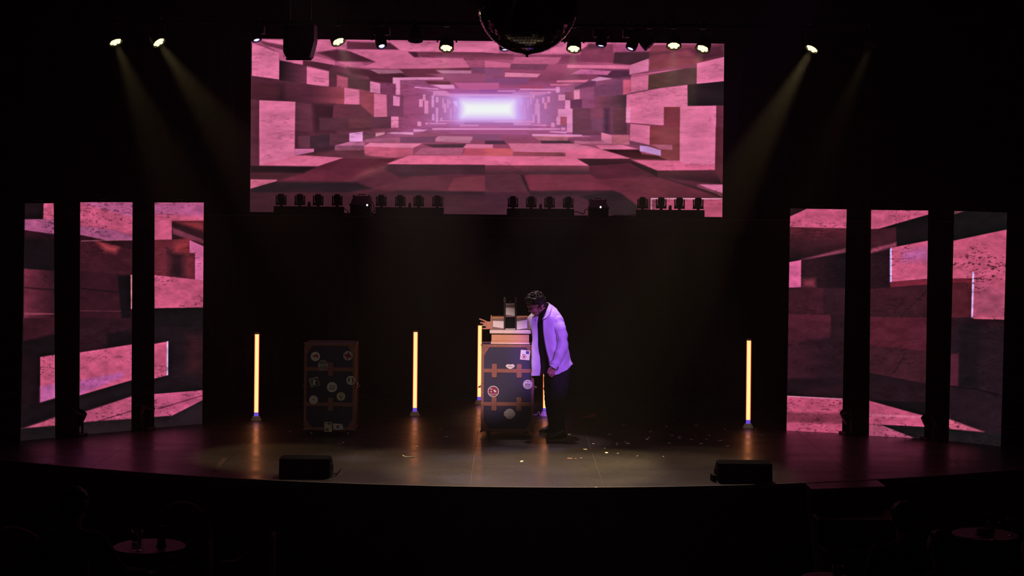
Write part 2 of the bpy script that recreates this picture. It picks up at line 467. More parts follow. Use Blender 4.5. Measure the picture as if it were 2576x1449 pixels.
# ceiling and upper left wall
m_(Q1((50,75),(800,60),(945,190),(880,330),(380,280),(55,120)), C_)
m_(Q1((150,80),(390,85),(390,140),(200,110)), A)
m_(Q1((140,95),(390,140),(390,210),(230,160)), D, soft=4)
m_(Q1((58,118),(150,150),(345,225),(345,295),(340,497),(55,460)), A)
m_(Q1((200,140),(385,190),(385,260),(590,330),(590,345),(350,298),(345,225)), B)
m_(Q1((345,300),(630,350),(630,545),(345,505)), H_, D, 'x', 3)
m_(Q1((630,350),(862,410),(862,575),(630,545)), A)
m_(Q1((480,290),(592,290),(592,345),(480,325)), A2)
m_(Q1((592,300),(925,340),(860,410),(592,350)), E, soft=5)
m_(Q1((690,245),(925,310),(925,350),(680,305)), B)
m_(Q1((725,110),(790,60),(940,170),(930,195),(725,215)), A2)
m_(Q1((740,215),(950,185),(1110,205),(1355,315),(945,312),(870,270)), E, soft=6)
m_(Q1((1050,100),(1200,108),(1500,115),(1600,188),(1050,182)), D, E, 'x', 4)
m_(Q1((1040,186),(1600,188),(1700,215),(1755,268),(2270,280),(2340,385),(1500,388),(1200,372),(1355,315)), A2)
m_(Q1((1500,105),(1690,110),(1720,140),(2000,120),(2576,110),(2576,212),(1690,208),(1600,188)), A)
m_(Q1((1690,210),(2576,215),(2576,290),(2272,300),(2270,270),(1755,265)), D, C_, 'y', 3)
m_(Q1((1690,210),(1780,212),(1800,262),(1755,265)), E, soft=4)
m_(Q1((945,310),(1200,318),(1260,370),(1300,395),(1050,365)), B, soft=4)
m_(Q1((1050,370),(1290,392),(1640,430),(1690,470),(1400,482),(1100,445)), E, soft=7)
m_(Q1((1290,395),(1600,398),(1660,430),(1380,440)), (186,108,134), soft=3)
m_(Q1((1600,390),(2340,375),(2350,402),(1980,402),(2060,470),(1690,470)), D, soft=3)
m_(Q1((2340,370),(2576,370),(2576,440),(2360,430)), (150,78,112))
m_(Q1((1980,402),(2350,405),(2350,437),(2050,435)), (200,120,150))
m_(Q1((1880,440),(2576,440),(2576,520),(2130,520),(2060,478)), (172,86,122), soft=4)
m_(Q1((1270,440),(1690,470),(1530,480),(1530,540),(1290,515)), E, soft=5)
m_(Q1((870,400),(1290,500),(1293,620),(1180,605),(1060,570),(870,470)), (112,58,72), soft=6)
m_(Q1((1530,478),(2060,475),(2060,500),(1605,505),(1605,680),(1560,672),(1560,545),(1530,540)), (226,132,172))
m_(Q1((1620,510),(1880,515),(1940,570),(1780,560),(1620,545)), (170,85,125))
m_(Q1((1870,515),(2130,520),(2130,555),(1900,545)), D)
# left wall rows
m_(Q1((45,465),(345,503),(345,545),(410,545),(402,722),(45,716)), E, soft=3)
m_(Q1((45,540),(330,540),(330,720),(45,716)), (92,42,54), soft=8)
m_(Q1((410,545),(660,560),(660,745),(410,722)), (100,46,62), E, 'x', 3)
m_(Q1((330,540),(412,545),(405,722),(325,720)), G, soft=12)
m_(Q1((660,560),(1022,582),(1022,755),(660,750)), E, (172,76,92), 'x', 2)
m_(Q1((1022,582),(1185,608),(1185,762),(1022,755)), A)
m_(Q1((945,450),(1060,480),(1060,585),(945,578)), (190,86,112), soft=3)
m_(Q1((1180,600),(1293,630),(1333,650),(1333,890),(1185,860)), (170,74,94), soft=4)
m_(Q1((1398,545),(1560,545),(1560,655),(1398,652)), (150,70,105))
m_(Q1((1293,515),(1398,540),(1398,645),(1293,630)), (222,122,160))
m_(Q1((1465,660),(1640,660),(1640,890),(1470,890)), (146,72,104), soft=3)
m_(Q1((1333,645),(1465,660),(1470,890),(1333,893)), A)
m_(Q1((1533,668),(1605,680),(1600,778),(1533,770)), (228,128,172))
m_(Q1((512,735),(690,755),(690,1039),(512,1039)), (116,56,74), soft=3)
m_(Q1((690,755),(930,760),(930,1050),(720,1050)), G, soft=14)
m_(Q1((910,765),(1190,762),(1333,893),(1060,902),(900,906)), (124,58,76), soft=3)
m_(Q1((760,900),(1310,895),(1310,1030),(760,1039)), (104,54,68), soft=8)
m_(Q1((1060,900),(1310,893),(1310,1000),(1075,1010)), (122,60,74), soft=3)
m_(Q1((1310,893),(1512,888),(1512,1008),(1310,1012)), (118,58,80), soft=3)
m_(Q1((1512,885),(1590,887),(1588,1000),(1512,1003)), (230,126,165))
m_([(652,252),(743,256),(741,393),(652,416)], A)
m_([(631,250),(652,252),(652,416),(631,420)], (112,52,68))
# right wall and right ceiling
m_(Q2((0,115),(130,120),(150,225),(0,218)), A)
m_(Q2((0,222),(300,232),(300,292),(0,290)), D, C_, 'y', 3)
m_(Q2((590,215),(880,110),(1090,125),(1010,200),(900,228),(590,228)), A)
m_(Q2((300,240),(1000,240),(1000,320),(760,340),(800,265),(300,265)), (160,72,104), soft=3)
m_(Q2((330,265),(800,265),(730,342),(270,332)), B)
m_(Q2((275,335),(660,340),(630,402),(260,396)), (150,74,104), soft=2)
m_(Q2((0,300),(270,330),(262,372),(0,372)), A2)
m_(Q2((0,378),(215,382),(200,470),(0,466)), (164,84,124), soft=3)
m_(Q2((210,425),(580,440),(545,476),(205,471)), (226,126,160))
m_(Q2((0,480),(470,485),(430,552),(0,548)), (160,84,130), soft=3)
m_(Q2((1000,190),(1090,128),(1345,128),(1345,325),(1000,315)), (158,70,98), soft=2)
m_(Q2((1090,128),(1240,128),(1240,180),(1050,180)), (120,56,78), soft=8)
m_(Q2((1340,130),(1720,130),(1720,205),(1400,230),(1340,230)), (188,84,124), soft=3)
m_(Q2((1350,215),(1800,205),(1715,282),(1520,345),(1340,330)), (104,54,70), soft=4)
m_(Q2((860,345),(1515,350),(1515,388),(860,376)), A)
m_(Q2((1060,395),(1500,400),(1515,470),(1330,490),(1200,470)), (112,56,84), soft=6)
m_(Q2((1515,350),(1710,280),(1710,410),(1510,447)), (226,122,160))
m_(Q2((1720,140),(2500,125),(2500,255),(2210,330),(1720,395)), (166,74,98), (150,70,78), 'y', 2)
m_(Q2((2140,185),(2500,125),(2505,262),(2270,310)), E, soft=16)
m_(Q2((1700,215),(2150,175),(2000,210),(1720,260)), (128,60,76), soft=10)
m_(Q2((1530,447),(2060,385),(1715,452),(1530,482)), B)
m_(Q2((1525,478),(1710,450),(1705,605),(1525,635)), A)
m_(Q2((1712,450),(2060,388),(2222,375),(2222,560),(1830,590),(1706,605)), (118,72,68), (106,62,70), 'x', 2)  # olive tint of the hazy lamp beams, painted into the picture here
m_(Q2((2215,330),(2505,260),(2500,515),(2212,550)), A)
m_(Q2((2118,552),(2500,518),(2495,772),(2118,772)), (66,40,50), (46,32,38), 'x', 2)
m_(Q2((1440,500),(1525,500),(1525,640),(1440,660)), (214,96,126), soft=3)
m_(Q2((1140,575),(1440,480),(1440,662),(1140,682)), (138,72,104), soft=5)
m_(Q2((1140,680),(1480,658),(1480,797),(1140,797)), (156,76,104), (98,60,70), 'x', 2)
m_(Q2((912,800),(1478,800),(1480,1080),(915,1080)), (132,68,92), soft=2)
m_(Q2((1100,802),(1280,802),(1280,900),(1105,905)), (150,76,100), soft=3)
m_(Q2((1115,912),(1280,905),(1280,1040),(1120,1030)), (140,76,104), soft=4)
m_(Q2((1245,800),(1300,800),(1300,1060),(1245,1060)), (96,54,76), soft=12)
m_(Q2((1335,800),(1478,800),(1480,1060),(1340,1060)), (118,64,78), soft=4)
m_(Q2((1480,660),(1830,590),(2115,555),(2118,782),(1870,787),(1868,978),(1475,947)), A)
m_(Q2((1475,790),(1520,790),(1520,950),(1475,947)), (232,134,170), soft=3)
m_(Q2((1872,787),(2042,785),(2040,1045),(1725,1045),(1725,985),(1870,978)), (150,56,76))
m_(Q2((2040,780),(2418,772),(2415,1060),(2038,1060)), A)
m_(Q2((2418,772),(2500,772),(2490,1060),(2415,1060)), (120,52,70))
m_(Q2((1520,962),(1725,982),(1722,1060),(1520,1060)), A)
m_(Q2((1110,502),(1200,470),(1330,490),(1200,512),(1110,526)), (212,132,170))
m_(Q2((940,575),(1110,512),(1160,515),(1160,570),(1070,580),(940,602)), (132,66,102), soft=3)
m_(Q2((900,440),(1000,390),(1320,410),(1280,452)), (208,104,150), soft=3)
m_(Q2((750,508),(1090,500),(1050,526),(750,530)), A)
m_(Q2((680,545),(930,545),(850,562),(680,560)), A)
# floor left
m_(Q3((500,300),(1010,320),(1480,330),(1600,310),(1465,385),(1440,440),(1000,572),(318,572),(590,480)), (116,46,64), soft=2)
m_(Q3((700,255),(930,240),(1230,240),(1235,300),(1480,330),(1010,320),(580,292)), (120,58,72), soft=4)
m_(Q3((540,90),(665,90),(665,218),(540,218)), (120,62,80))
m_(Q3((665,90),(875,70),(875,200),(665,218)), (86,50,62), soft=2)
m_(Q3((870,70),(1075,60),(1075,152),(930,185),(870,195)), (116,60,76), soft=2)
m_(Q3((705,215),(930,185),(925,245),(705,270)), (84,46,58), soft=8)
m_(Q3((1215,60),(1350,60),(1350,100),(1215,135)), (130,70,90), soft=2)
m_(Q3((1075,62),(1215,48),(1215,150),(1075,155)), (226,142,190))
m_(Q3((1350,62),(1445,50),(1445,75),(1350,100)), (216,130,152))
m_(Q3((505,225),(705,226),(705,256),(500,300)), (214,110,152))
m_(Q3((135,396),(500,298),(580,293),(1010,320),(735,412),(135,402)), (222,106,140))
m_(Q3((925,195),(1060,158),(1235,156),(1235,240),(925,240)), (150,80,104))
m_(Q3((925,192),(1060,156),(1235,156),(1235,192)), (194,104,140))
m_(Q3((1240,130),(1380,115),(1690,108),(1600,160),(1240,156)), (180,94,124), soft=2)
m_(Q3((1600,102),(1975,100),(1975,162),(1840,165),(1610,160)), (142,76,106), soft=2)
m_(Q3((1228,200),(1745,215),(1740,290),(1560,322),(1300,300),(1235,270)), (212,96,126), (196,88,114), 'y', 2)
m_(Q3((1228,200),(1290,164),(1838,170),(1745,220)), (232,124,156))
m_(Q3((1745,216),(1838,172),(1838,196),(1742,288)), (170,80,112))
m_(Q3((1460,66),(1520,52),(1812,54),(1800,86),(1700,76)), (222,140,178))
m_(Q3((1850,180),(2292,175),(2262,216),(1960,214)), (106,60,76), soft=3)
m_(Q3((1975,122),(2010,97),(2356,97),(2336,166),(1975,150)), (196,110,140))
m_(Q3((1975,122),(2010,97),(2356,97),(2345,122)), (208,122,150))
m_(Q3((1750,287),(1830,216),(2270,214),(2252,292)), (190,94,124))
m_(Q3((2255,295),(2300,215),(2576,220),(2576,298)), (206,88,112))
m_(Q3((2265,218),(2300,176),(2576,180),(2576,222)), (222,116,148))
m_(Q3((1465,384),(1700,294),(2576,296),(2576,394),(1465,387)), (229,106,140))
m_(Q3((1462,388),(2576,396),(2576,495),(2200,492),(1600,522),(1440,442)), (100,52,66), (86,46,58), 'y', 3)
m_(Q3((1050,572),(1440,446),(1462,398),(1300,425),(1150,520)), (150,76,84), soft=18, op=0.8)
m_(Q3((42,404),(735,412),(592,482),(42,476)), (62,34,42), soft=5)
m_(Q3((42,476),(592,482),(320,562),(42,546)), (92,42,54), soft=4)
m_(Q3((318,572),(1150,575),(1320,640),(1050,690),(40,690),(42,640),(318,560)), (60,38,46), soft=8)
m_(Q3((42,545),(318,548),(318,562),(42,642)), (198,96,122))
m_(Q3((40,690),(1050,690),(1600,670),(2090,690),(2080,912),(40,884)), (82,40,50), soft=8)
m_(Q3((480,690),(760,700),(760,820),(480,820)), (98,38,50), soft=30, op=0.6)
m_(Q3((1320,640),(1700,520),(2160,520),(2090,672),(1560,664)), (112,52,66), soft=5)
m_(Q3((2092,672),(2164,530),(2576,500),(2576,676)), (130,58,72), soft=3)
m_(Q3((2085,680),(2576,680),(2576,920),(2060,912)), (90,46,58), soft=6)
m_(Q3((1560,664),(2576,676),(2576,705),(1560,700)), (70,40,50), soft=8)
# floor right
m_(Q4((1080,390),(1530,345),(1840,480),(1810,540),(1100,545)), (106,44,60), soft=3)
m_(Q4((1095,545),(1810,525),(2230,660),(2490,745),(1740,745),(1590,830),(1330,665)), (122,50,66), soft=3)
m_(Q4((0,490),(385,500),(462,672),(0,685)), (106,52,66), soft=3)
m_(Q4((395,500),(1095,490),(1335,660),(468,668)), (130,52,70), soft=2)
m_(Q4((372,500),(405,500),(475,672),(448,672)), (72,38,48), soft=5)
m_(Q4((0,680),(1000,720),(1330,930),(0,915)), (90,46,60), soft=8)
m_(Q4((468,668),(1335,662),(1300,700),(468,735)), (72,40,50), soft=8)
m_(Q4((1000,720),(1340,662),(1425,692),(1595,820),(1590,930),(1330,930)), (62,40,46), soft=5)
m_(Q4((1595,820),(1740,745),(1740,935),(1590,935)), (110,46,60), soft=3)
m_(Q4((0,82),(170,82),(170,160),(0,160)), (164,86,118), soft=2)
m_(Q4((0,140),(200,140),(226,178),(0,178)), (114,62,86), soft=2)
m_(Q4((240,168),(940,170),(1210,230),(860,268),(290,255)), (216,110,142))
m_(Q4((0,215),(292,225),(292,302),(0,300)), (214,96,110))
m_(Q4((300,260),(810,266),(850,308),(300,308)), (176,80,100), (150,70,86), 'x')
m_(Q4((0,300),(930,306),(1090,402),(0,398)), (229,108,142))
m_(Q4((0,400),(1088,405),(1092,490),(0,490)), (150,66,86), (88,48,60), 'y', 2)
m_(Q4((580,138),(870,140),(945,170),(590,170)), (108,60,80), soft=2)
m_(Q4((495,92),(865,100),(865,142),(570,138)), (190,104,126))
m_(Q4((485,72),(640,72),(1095,95),(865,106),(500,94)), (228,126,156))
m_(Q4((940,140),(1290,150),(1312,180),(930,172)), (202,106,136))
m_(Q4((850,236),(1210,230),(1532,326),(965,330),(840,302)), (226,106,140))
m_(Q4((965,330),(1528,330),(1528,376),(1090,402)), (96,46,56), (72,36,44), 'y', 2)
m_(Q4((1160,188),(1440,185),(1612,232),(1210,232)), (224,112,146))
m_(Q4((1235,234),(1612,234),(1640,280),(1835,305),(1900,340),(1540,330)), (78,38,46), (104,42,52), 'y', 3)
m_(Q4((1725,0),(2036,0),(2036,352),(1840,322),(1725,185)), (152,66,76), soft=2)
m_(Q4((1515,0),(1722,0),(1720,186),(1515,140)), A)
m_(Q4((1515,143),(1722,188),(1722,204),(1515,180)), (140,74,100))
m_(Q4((1325,80),(1510,80),(1510,182),(1325,180)), (200,104,124))
m_(Q4((1215,55),(1325,82),(1325,178),(1215,136)), (222,120,152))
m_(Q4((1730,180),(1958,184),(1958,238),(1838,232)), (190,94,120))
m_(Q4((1618,190),(1700,200),(1838,240),(1838,300),(1618,250)), (206,138,190))
m_(Q4((2036,0),(2416,0),(2406,448),(2036,400)), A)
m_(Q4((1552,345),(2038,350),(2100,385),(2406,395),(2404,448),(1802,455)), (222,100,136))
m_(Q4((1524,352),(1802,455),(1806,525),(1530,385)), (74,38,46), soft=2)
m_(Q4((1802,455),(2406,450),(2490,505),(2484,600),(1830,522)), (104,48,60), (72,36,46), 'y', 4)
m_(Q4((2412,0),(2500,0),(2484,600),(2404,452)), (112,48,62), soft=3)
m_(Q4((1815,520),(1870,530),(2230,650),(2486,732),(2486,700),(2250,640)), (70,36,46), soft=6)
m_(Q4((2215,595),(2490,598),(2490,735),(2400,690),(2220,625)), (142,70,86), soft=3)
m_(Q4((2240,598),(2490,600),(2490,690),(2330,640)), (220,112,150), soft=2)
m_(Q4((1738,744),(2490,744),(2490,945),(1738,945)), (200,86,116))
m_(Q4((1738,744),(1800,744),(1760,945),(1738,945)), (150,70,92), soft=5)
m_(Q4((1734,742),(2490,742),(2490,752),(1742,752),(1742,940),(1734,940)), (236,160,184), soft=1.5)
# heart of the tunnel
for p in (((20,50),(390,80),(390,94),(20,66)), ((270,20),(620,20),(640,80),(450,82)), ((305,118),(750,124),(750,140),(332,140),(332,200),(305,200)),
          ((325,148),(560,150),(550,162),(345,162)), ((330,168),(1500,172),(1500,186),(330,186)), ((700,222),(1100,232),(1100,244),(700,240))):
    m_(QC(*p), (232,140,190), soft=1.2)
m_(QC((625,-10),(1320,-10),(1320,80),(1010,95),(730,85)), (204,100,150), soft=2)
m_(QC((1010,92),(1640,95),(1500,162),(1010,162)), (176,86,152), soft=2)
m_(QC((450,85),(1010,100),(1000,160),(560,150)), (186,90,148), soft=3)
m_(QC((1640,20),(2010,40),(2010,82),(1640,78)), (188,84,124), soft=2)
m_(QC((880,200),(1240,205),(1240,226),(880,222)), (192,112,192), soft=2)
for p in (((1295,108),(1580,108),(1570,128),(1300,124)), ((1640,80),(2200,80),(2200,104),(1640,100)), ((2200,52),(2258,55),(2258,140),(2200,145)),
          ((1790,134),(2050,140),(2045,156),(1790,150)), ((1780,160),(1980,165),(1850,180)), ((1480,188),(1850,190),(1850,206),(1480,206)),
          ((1840,180),(1870,180),(1870,232),(1840,232)), ((2070,130),(2120,125),(2110,155),(2070,155))):
    m_(QC(*p), (230,138,186), soft=1.2)
m_(QC((2340,140),(2475,128),(2475,247),(2420,257),(2340,257)), (166,80,116), soft=2)
m_(QC((2420,255),(2600,243),(2600,378),(2420,386)), (130,60,98), soft=2)
def R4(x0, y0, x1, y1): return ((x0,y0),(x1,y0+3),(x1,y1),(x0,y1))
for r in ((145,165,188,260),(88,242,145,362),(170,262,230,467),(280,180,320,368),(345,205,385,292),(447,240,470,378),(470,305,510,447),(520,243,548,380),
          (555,262,578,320),(625,322,653,437),(565,378,588,550),(345,370,382,600),(288,468,325,569),(415,528,447,580),(62,586,122,658),(183,603,230,632),
          (2065,200,2105,290),(1985,215,2020,304),(2015,288,2058,390),(1800,215,1825,325),(1893,240,1930,312),(1872,310,1950,476),(1910,475,1953,616),
          (1835,480,1868,610),(1757,262,1780,398),(1704,335,1735,558),(1652,250,1680,340),(2235,172,2340,262),(2340,257,2420,395),(2230,394,2368,514),
          (2205,510,2268,638),(2368,386,2455,752),(2125,602,2180,674),(2280,678,2345,720)):
    m_(QC(*R4(*r)), V if 240 < r[0] < 2000 else (228,134,178), soft=1.4)
m_(QC((2475,108),(2565,85),(2565,240),(2475,246)), (228,130,165))
m_(QC((2270,512),(2368,514),(2362,640),(2268,638)), (190,90,120), soft=2)
m_(QC((608,275),(680,275),(685,380),(640,330)), (236,178,244), soft=2)
m_(QC((780,600),(1540,600),(1540,640),(780,640)), (176,90,142), soft=2)
m_(QC((700,655),(1330,660),(1330,692),(700,690)), (200,104,154), soft=2)
m_(QC((560,720),(1720,725),(1790,790),(560,772)), (184,94,142), soft=2)
m_(QC((930,785),(1360,785),(1360,870),(920,870)), (160,86,124), soft=2)
m_(QC((380,815),(920,825),(900,880),(340,880)), (204,120,150), soft=2)
m_(QC((0,755),(560,760),(380,812),(0,820)), (170,86,118), soft=3)
for p in (((250,610),(510,612),(510,628),(250,625)), ((720,638),(1005,638),(1000,656),(720,656)), ((1545,618),(1820,620),(1815,640),(1550,640)),
          ((1830,632),(2050,638),(2050,656),(1830,646)), ((290,690),(1990,690),(2040,716),(290,716)), ((0,705),(225,712),(150,742),(0,742)),
          ((1840,780),(2600,790),(2600,812),(1840,806)), ((2090,735),(2370,742),(2360,768),(2120,752)), ((2000,690),(2280,695),(2250,712),(2040,715)),
          ((400,565),(800,572),(800,584),(400,580)), ((1250,580),(1800,575),(1900,605),(1250,600))):
    m_(QC(*p), (228,138,186), soft=1.4)
m_(QC((660,215),(1720,215),(1720,575),(660,575)), (222,160,236), soft=52, op=0.8)
m_(QC((730,255),(1600,255),(1600,535),(730,535)), (240,205,255), soft=40, op=0.9)
m_(QC((760,285),(1530,285),(1530,505),(760,505)), (252,240,255), soft=26)
MC = [(632, 97), (1822, 110), (1817, 546), (629, 533)]
mx_, my_ = 800, 294
X, Y = quadpx(MC, mx_, my_)
img = np.zeros((my_, mx_, 3))
def grad(t, stops):
    ts = [s[0] for s in stops]
    return np.stack([np.interp(t, ts, [s[1][k] for s in stops]) for k in range(3)], -1)
cei = grad(Y-(X-1230)*0.008, [(100,(212,104,142)),(170,(178,82,116)),(200,(160,74,108)),(222,(186,92,142)),(245,(220,140,205))])
flo = grad(Y-(X-1230)*0.008, [(295,(214,130,196)),(320,(190,98,150)),(350,(164,80,112)),(385,(176,78,102)),(420,(118,54,70)),(470,(106,46,62)),(535,(78,40,50))])
lef = grad(X, [(630,(88,44,56)),(800,(112,52,70)),(950,(150,70,96)),(1050,(178,86,130)),(1145,(206,132,194))])
rig = grad(X, [(1320,(206,132,194)),(1440,(172,86,128)),(1560,(150,74,104)),(1700,(158,74,94)),(1820,(118,54,74))])
ceil_line = np.where(X < 1230, 105+(X-632)*0.277, 240-(X-1360).clip(0)*0.275).clip(None, 244)
floor_line = np.where(X < 1230, 298+(1150-X).clip(0)*0.235, 300+(X-1330).clip(0)*0.275)
img[:] = np.where((X < 1230)[..., None], lef, rig)
img = np.where((Y < ceil_line)[..., None], cei, img)
img = np.where((Y > floor_line)[..., None], flo, img)
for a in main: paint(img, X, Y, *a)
flat = img.copy(); texture(img, X, Y, 11, 0.12, 0.10, 5.0)
kf = np.clip((np.hypot((X-1230)/1.6, Y-272)-50)/110, 0, 1)[..., None]; img = flat*(1-kf)+img*kf
def boxblur(a, r):
    for ax in (0, 1):
        p = np.pad(a, [(r+1, r) if k == ax else (0, 0) for k in range(3)], mode='edge').cumsum(ax)
        n = a.shape[ax]; a = (np.take(p, range(2*r+1, 2*r+1+n), ax)-np.take(p, range(0, n), ax))/(2*r+1)
    return a
def grade(im, r=12, amt=0.24, gam=1.17):
    im = im+amt*(im-boxblur(boxblur(im, r), r)); im = im.clip(0, 255)
    im = 255*(im/255)**gam
    return ((im*0.92+im.mean(-1, keepdims=True)*0.08)*np.array([.99, 1.05, 1.07])).clip(0, 255)
img = grade(img)
SCRY = 21.0
mc3 = [P(x, y, SCRY) for x, y in MC]
ms = thing('led_screen', 'wide upper LED screen showing a pink tunnel of stone blocks with a glowing end', 'screen', (sum(p.x for p in mc3)/4, SCRY, mc3[2].z))
GAIN = 1.0
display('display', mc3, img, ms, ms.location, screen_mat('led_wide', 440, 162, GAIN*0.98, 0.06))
x0, x1 = mc3[3].x, mc3[1].x; z0, z1 = mc3[3].z, mc3[1].z
MB().prism([(mc3[k].x, mc3[k].z) for k in (3, 2, 1, 0)], SCRY+0.004, SCRY+0.09).build('cabinet', CASE, ms, off=ms.location)
for k in range(7):
    xx = x0+0.3+(x1-x0-0.6)*k/6
    MB().box(xx-0.03, xx+0.03, SCRY+0.092, SCRY+0.6, LZ, LZ+0.05).box(xx-0.03, xx+0.03, SCRY+0.092, SCRY+0.15, LZ, z1-0.1).build('support_leg', BLACK, ms, off=ms.location)

# --- side columns -----------------------------------------------------------
def LT(*p): return [(40+x/4.39, 490+y/4.39) for x, y in p]
def LB(*p): return [(40+x/4.39, 800+y/4.39) for x, y in p]
def RT(*p): return [(1960+x/4.182, 500+y/4.182) for x, y in p]
def RB(*p): return [(1960+x/4.182, 800+y/4.182) for x, y in p]
PK = (212,96,130); PK2 = (184,94,134)
DK = (40,27,32)
cols = []
cols.append(('leftmost LED column, narrow, with one bright pink block at lower right', [(62.8,511.6),(135.2,511),(139,1101),(51.4,1108.7)], DK, [
  (LT((95,90),(305,95),(300,268),(95,270)), (46,27,34)), (LT((305,92),(425,90),(425,272),(300,268)), PK), (LT((95,270),(425,270),(425,440),(95,390)), PK2),
  (LT((95,392),(425,440),(425,520),(95,500)), (84,34,50), (38,26,30), 'y', 4), (LT((90,815),(430,842),(432,1449),(85,1449)), (132,54,74), (72,34,46), 'x', 2),
  (LT((95,1020),(430,1045),(430,1060),(95,1030)), (56,28,36), None, 'y', 3), (LT((90,1300),(430,1310),(430,1320),(90,1330)), (150,70,88), None, 'y', 2),
  (LB((85,0),(437,0),(437,175),(82,255)), (78,34,46), None, 'y', 6), (LB((70,425),(265,430),(268,930),(60,965)), (48,27,34), None, 'y', 4),
  (LB((268,430),(440,404),(440,880),(268,930)), PK), (LB((268,760),(440,720),(440,880),(268,930)), (204,104,160), None, 'y', 8),
  (LB((90,1215),(440,1092),(440,1190),(50,1222)), (186,86,112), None, 'y', 5), (LB((50,1222),(440,1192),(440,1330),(45,1360)), (46,34,38))]))
cols.append(('second LED column from the left, with a slanting pink band across its lower half', [(202,508.7),(333.4,508.7),(330.4,1083),(199.5,1094)], (74,33,45), [
  (LT((705,80),(1292,80),(1292,448),(1050,386),(705,340)), PK), (LT((711,82),(1292,82),(1292,250),(1000,170)), (196,98,140), None, 'y', 8),
  (LT((705,340),(1050,386),(1292,448),(1292,500),(980,502),(705,442)), PK2), (LT((705,444),(985,502),(705,512)), (72,31,43), None, 'y', 3),
  (LT((720,506),(1290,496),(1290,502),(720,512)), (214,130,150)), (LT((705,512),(890,512),(1292,606),(1292,890),(705,840)), (90,37,50), (82,36,48), 'y', 2),
  (LT((890,514),(1130,575),(1100,640),(980,620)), (196,78,88), None, 'y', 16), (LT((900,510),(1292,505),(1292,602)), (72,33,43)),
  (LT((1120,890),(1268,890),(1272,1449),(1170,1449)), (38,28,33), None, 'y', 6), (LT((1267,885),(1294,885),(1292,1260),(1270,1262)), (220,136,146)),
  (LT((720,1030),(1160,1075),(1160,1088),(720,1040)), (46,26,33), None, 'y', 2), (LT((711,1275),(1160,1282),(1160,1290),(711,1286)), (112,52,66), None, 'y', 2),
  (LB((700,0),(1286,0),(1286,290),(700,378)), (64,32,42), None, 'y', 4), (LB((1000,180),(1286,120),(1286,285),(1000,330)), (40,27,33), None, 'y', 10),
  (LB((704,381),(1288,291),(1286,684),(704,854)), PK), (LB((704,690),(1200,590),(1180,650),(704,854)), (192,96,152), None, 'y', 10),
  (LB((700,856),(1286,686),(1286,862),(700,1042)), (44,31,36)), (LB((700,1055),(1286,862),(1286,1112),(700,1155)), (196,90,122), None, 'y', 4),
  (LB((880,1140),(1286,1020),(1286,1030),(900,1145)), (120,52,74), None, 'y', 2), (LB((690,1156),(1286,1114),(1286,1250),(690,1300)), (54,38,43))]))
cols.append(('third LED column from the left, next to the dark gap, with a bright pink block halfway up', [(389,509.4),(512.7,509.4),(508.8,1066),(387.8,1076.8)], (46,31,37), [
  (LT((1525,80),(2080,80),(2080,290),(1720,290),(1720,498),(1525,500)), PK), (LT((1525,80),(2080,80),(2080,230),(1525,210)), (196,98,142), None, 'y', 10),
  (LT((1722,292),(2080,292),(2080,560),(1722,500)), (72,33,43)), (LT((1722,292),(2080,292),(2080,400)), (150,56,66), None, 'y', 10), (LT((1725,360),(2080,500),(2080,545),(1900,492),(1730,432)), (142,66,86), None, 'y', 5),
  (LT((1525,500),(1915,488),(1915,642),(1976,646),(1973,934),(1525,886)), (128,50,64)), (LT((1690,620),(1850,640),(1850,930),(1700,900)), (68,34,44), None, 'y', 22),
  (LT((1760,520),(1915,490),(1915,640),(1740,640)), (168,62,72), None, 'y', 16),
  (LT((1915,500),(2080,572),(2080,955),(1976,934),(1976,646),(1915,640)), (224,110,156)), (LT((1525,886),(1973,934),(2080,952),(2080,1243),(1530,1253)), PK),
  (LT((1525,1255),(2080,1245),(2080,1460),(1525,1460)), (38,29,33)),
  (LB((1890,190),(2075,190),(2075,620),(1890,600)), (72,36,43), None, 'y', 30),
  (LB((1525,286),(1676,258),(1674,630),(1525,670)), PK), (LB((1666,258),(1680,256),(1678,630),(1664,633)), (232,196,244)),
  (LB((1525,840),(2070,797),(2070,905),(1720,1080),(1525,1092)), (202,92,128)), (LB((1560,1000),(2060,850),(2060,860),(1570,1012)), (140,60,84), None, 'y', 2),
  (LB((1520,1094),(1720,1082),(2070,903),(2070,1170),(1520,1220)), (56,39,45))]))
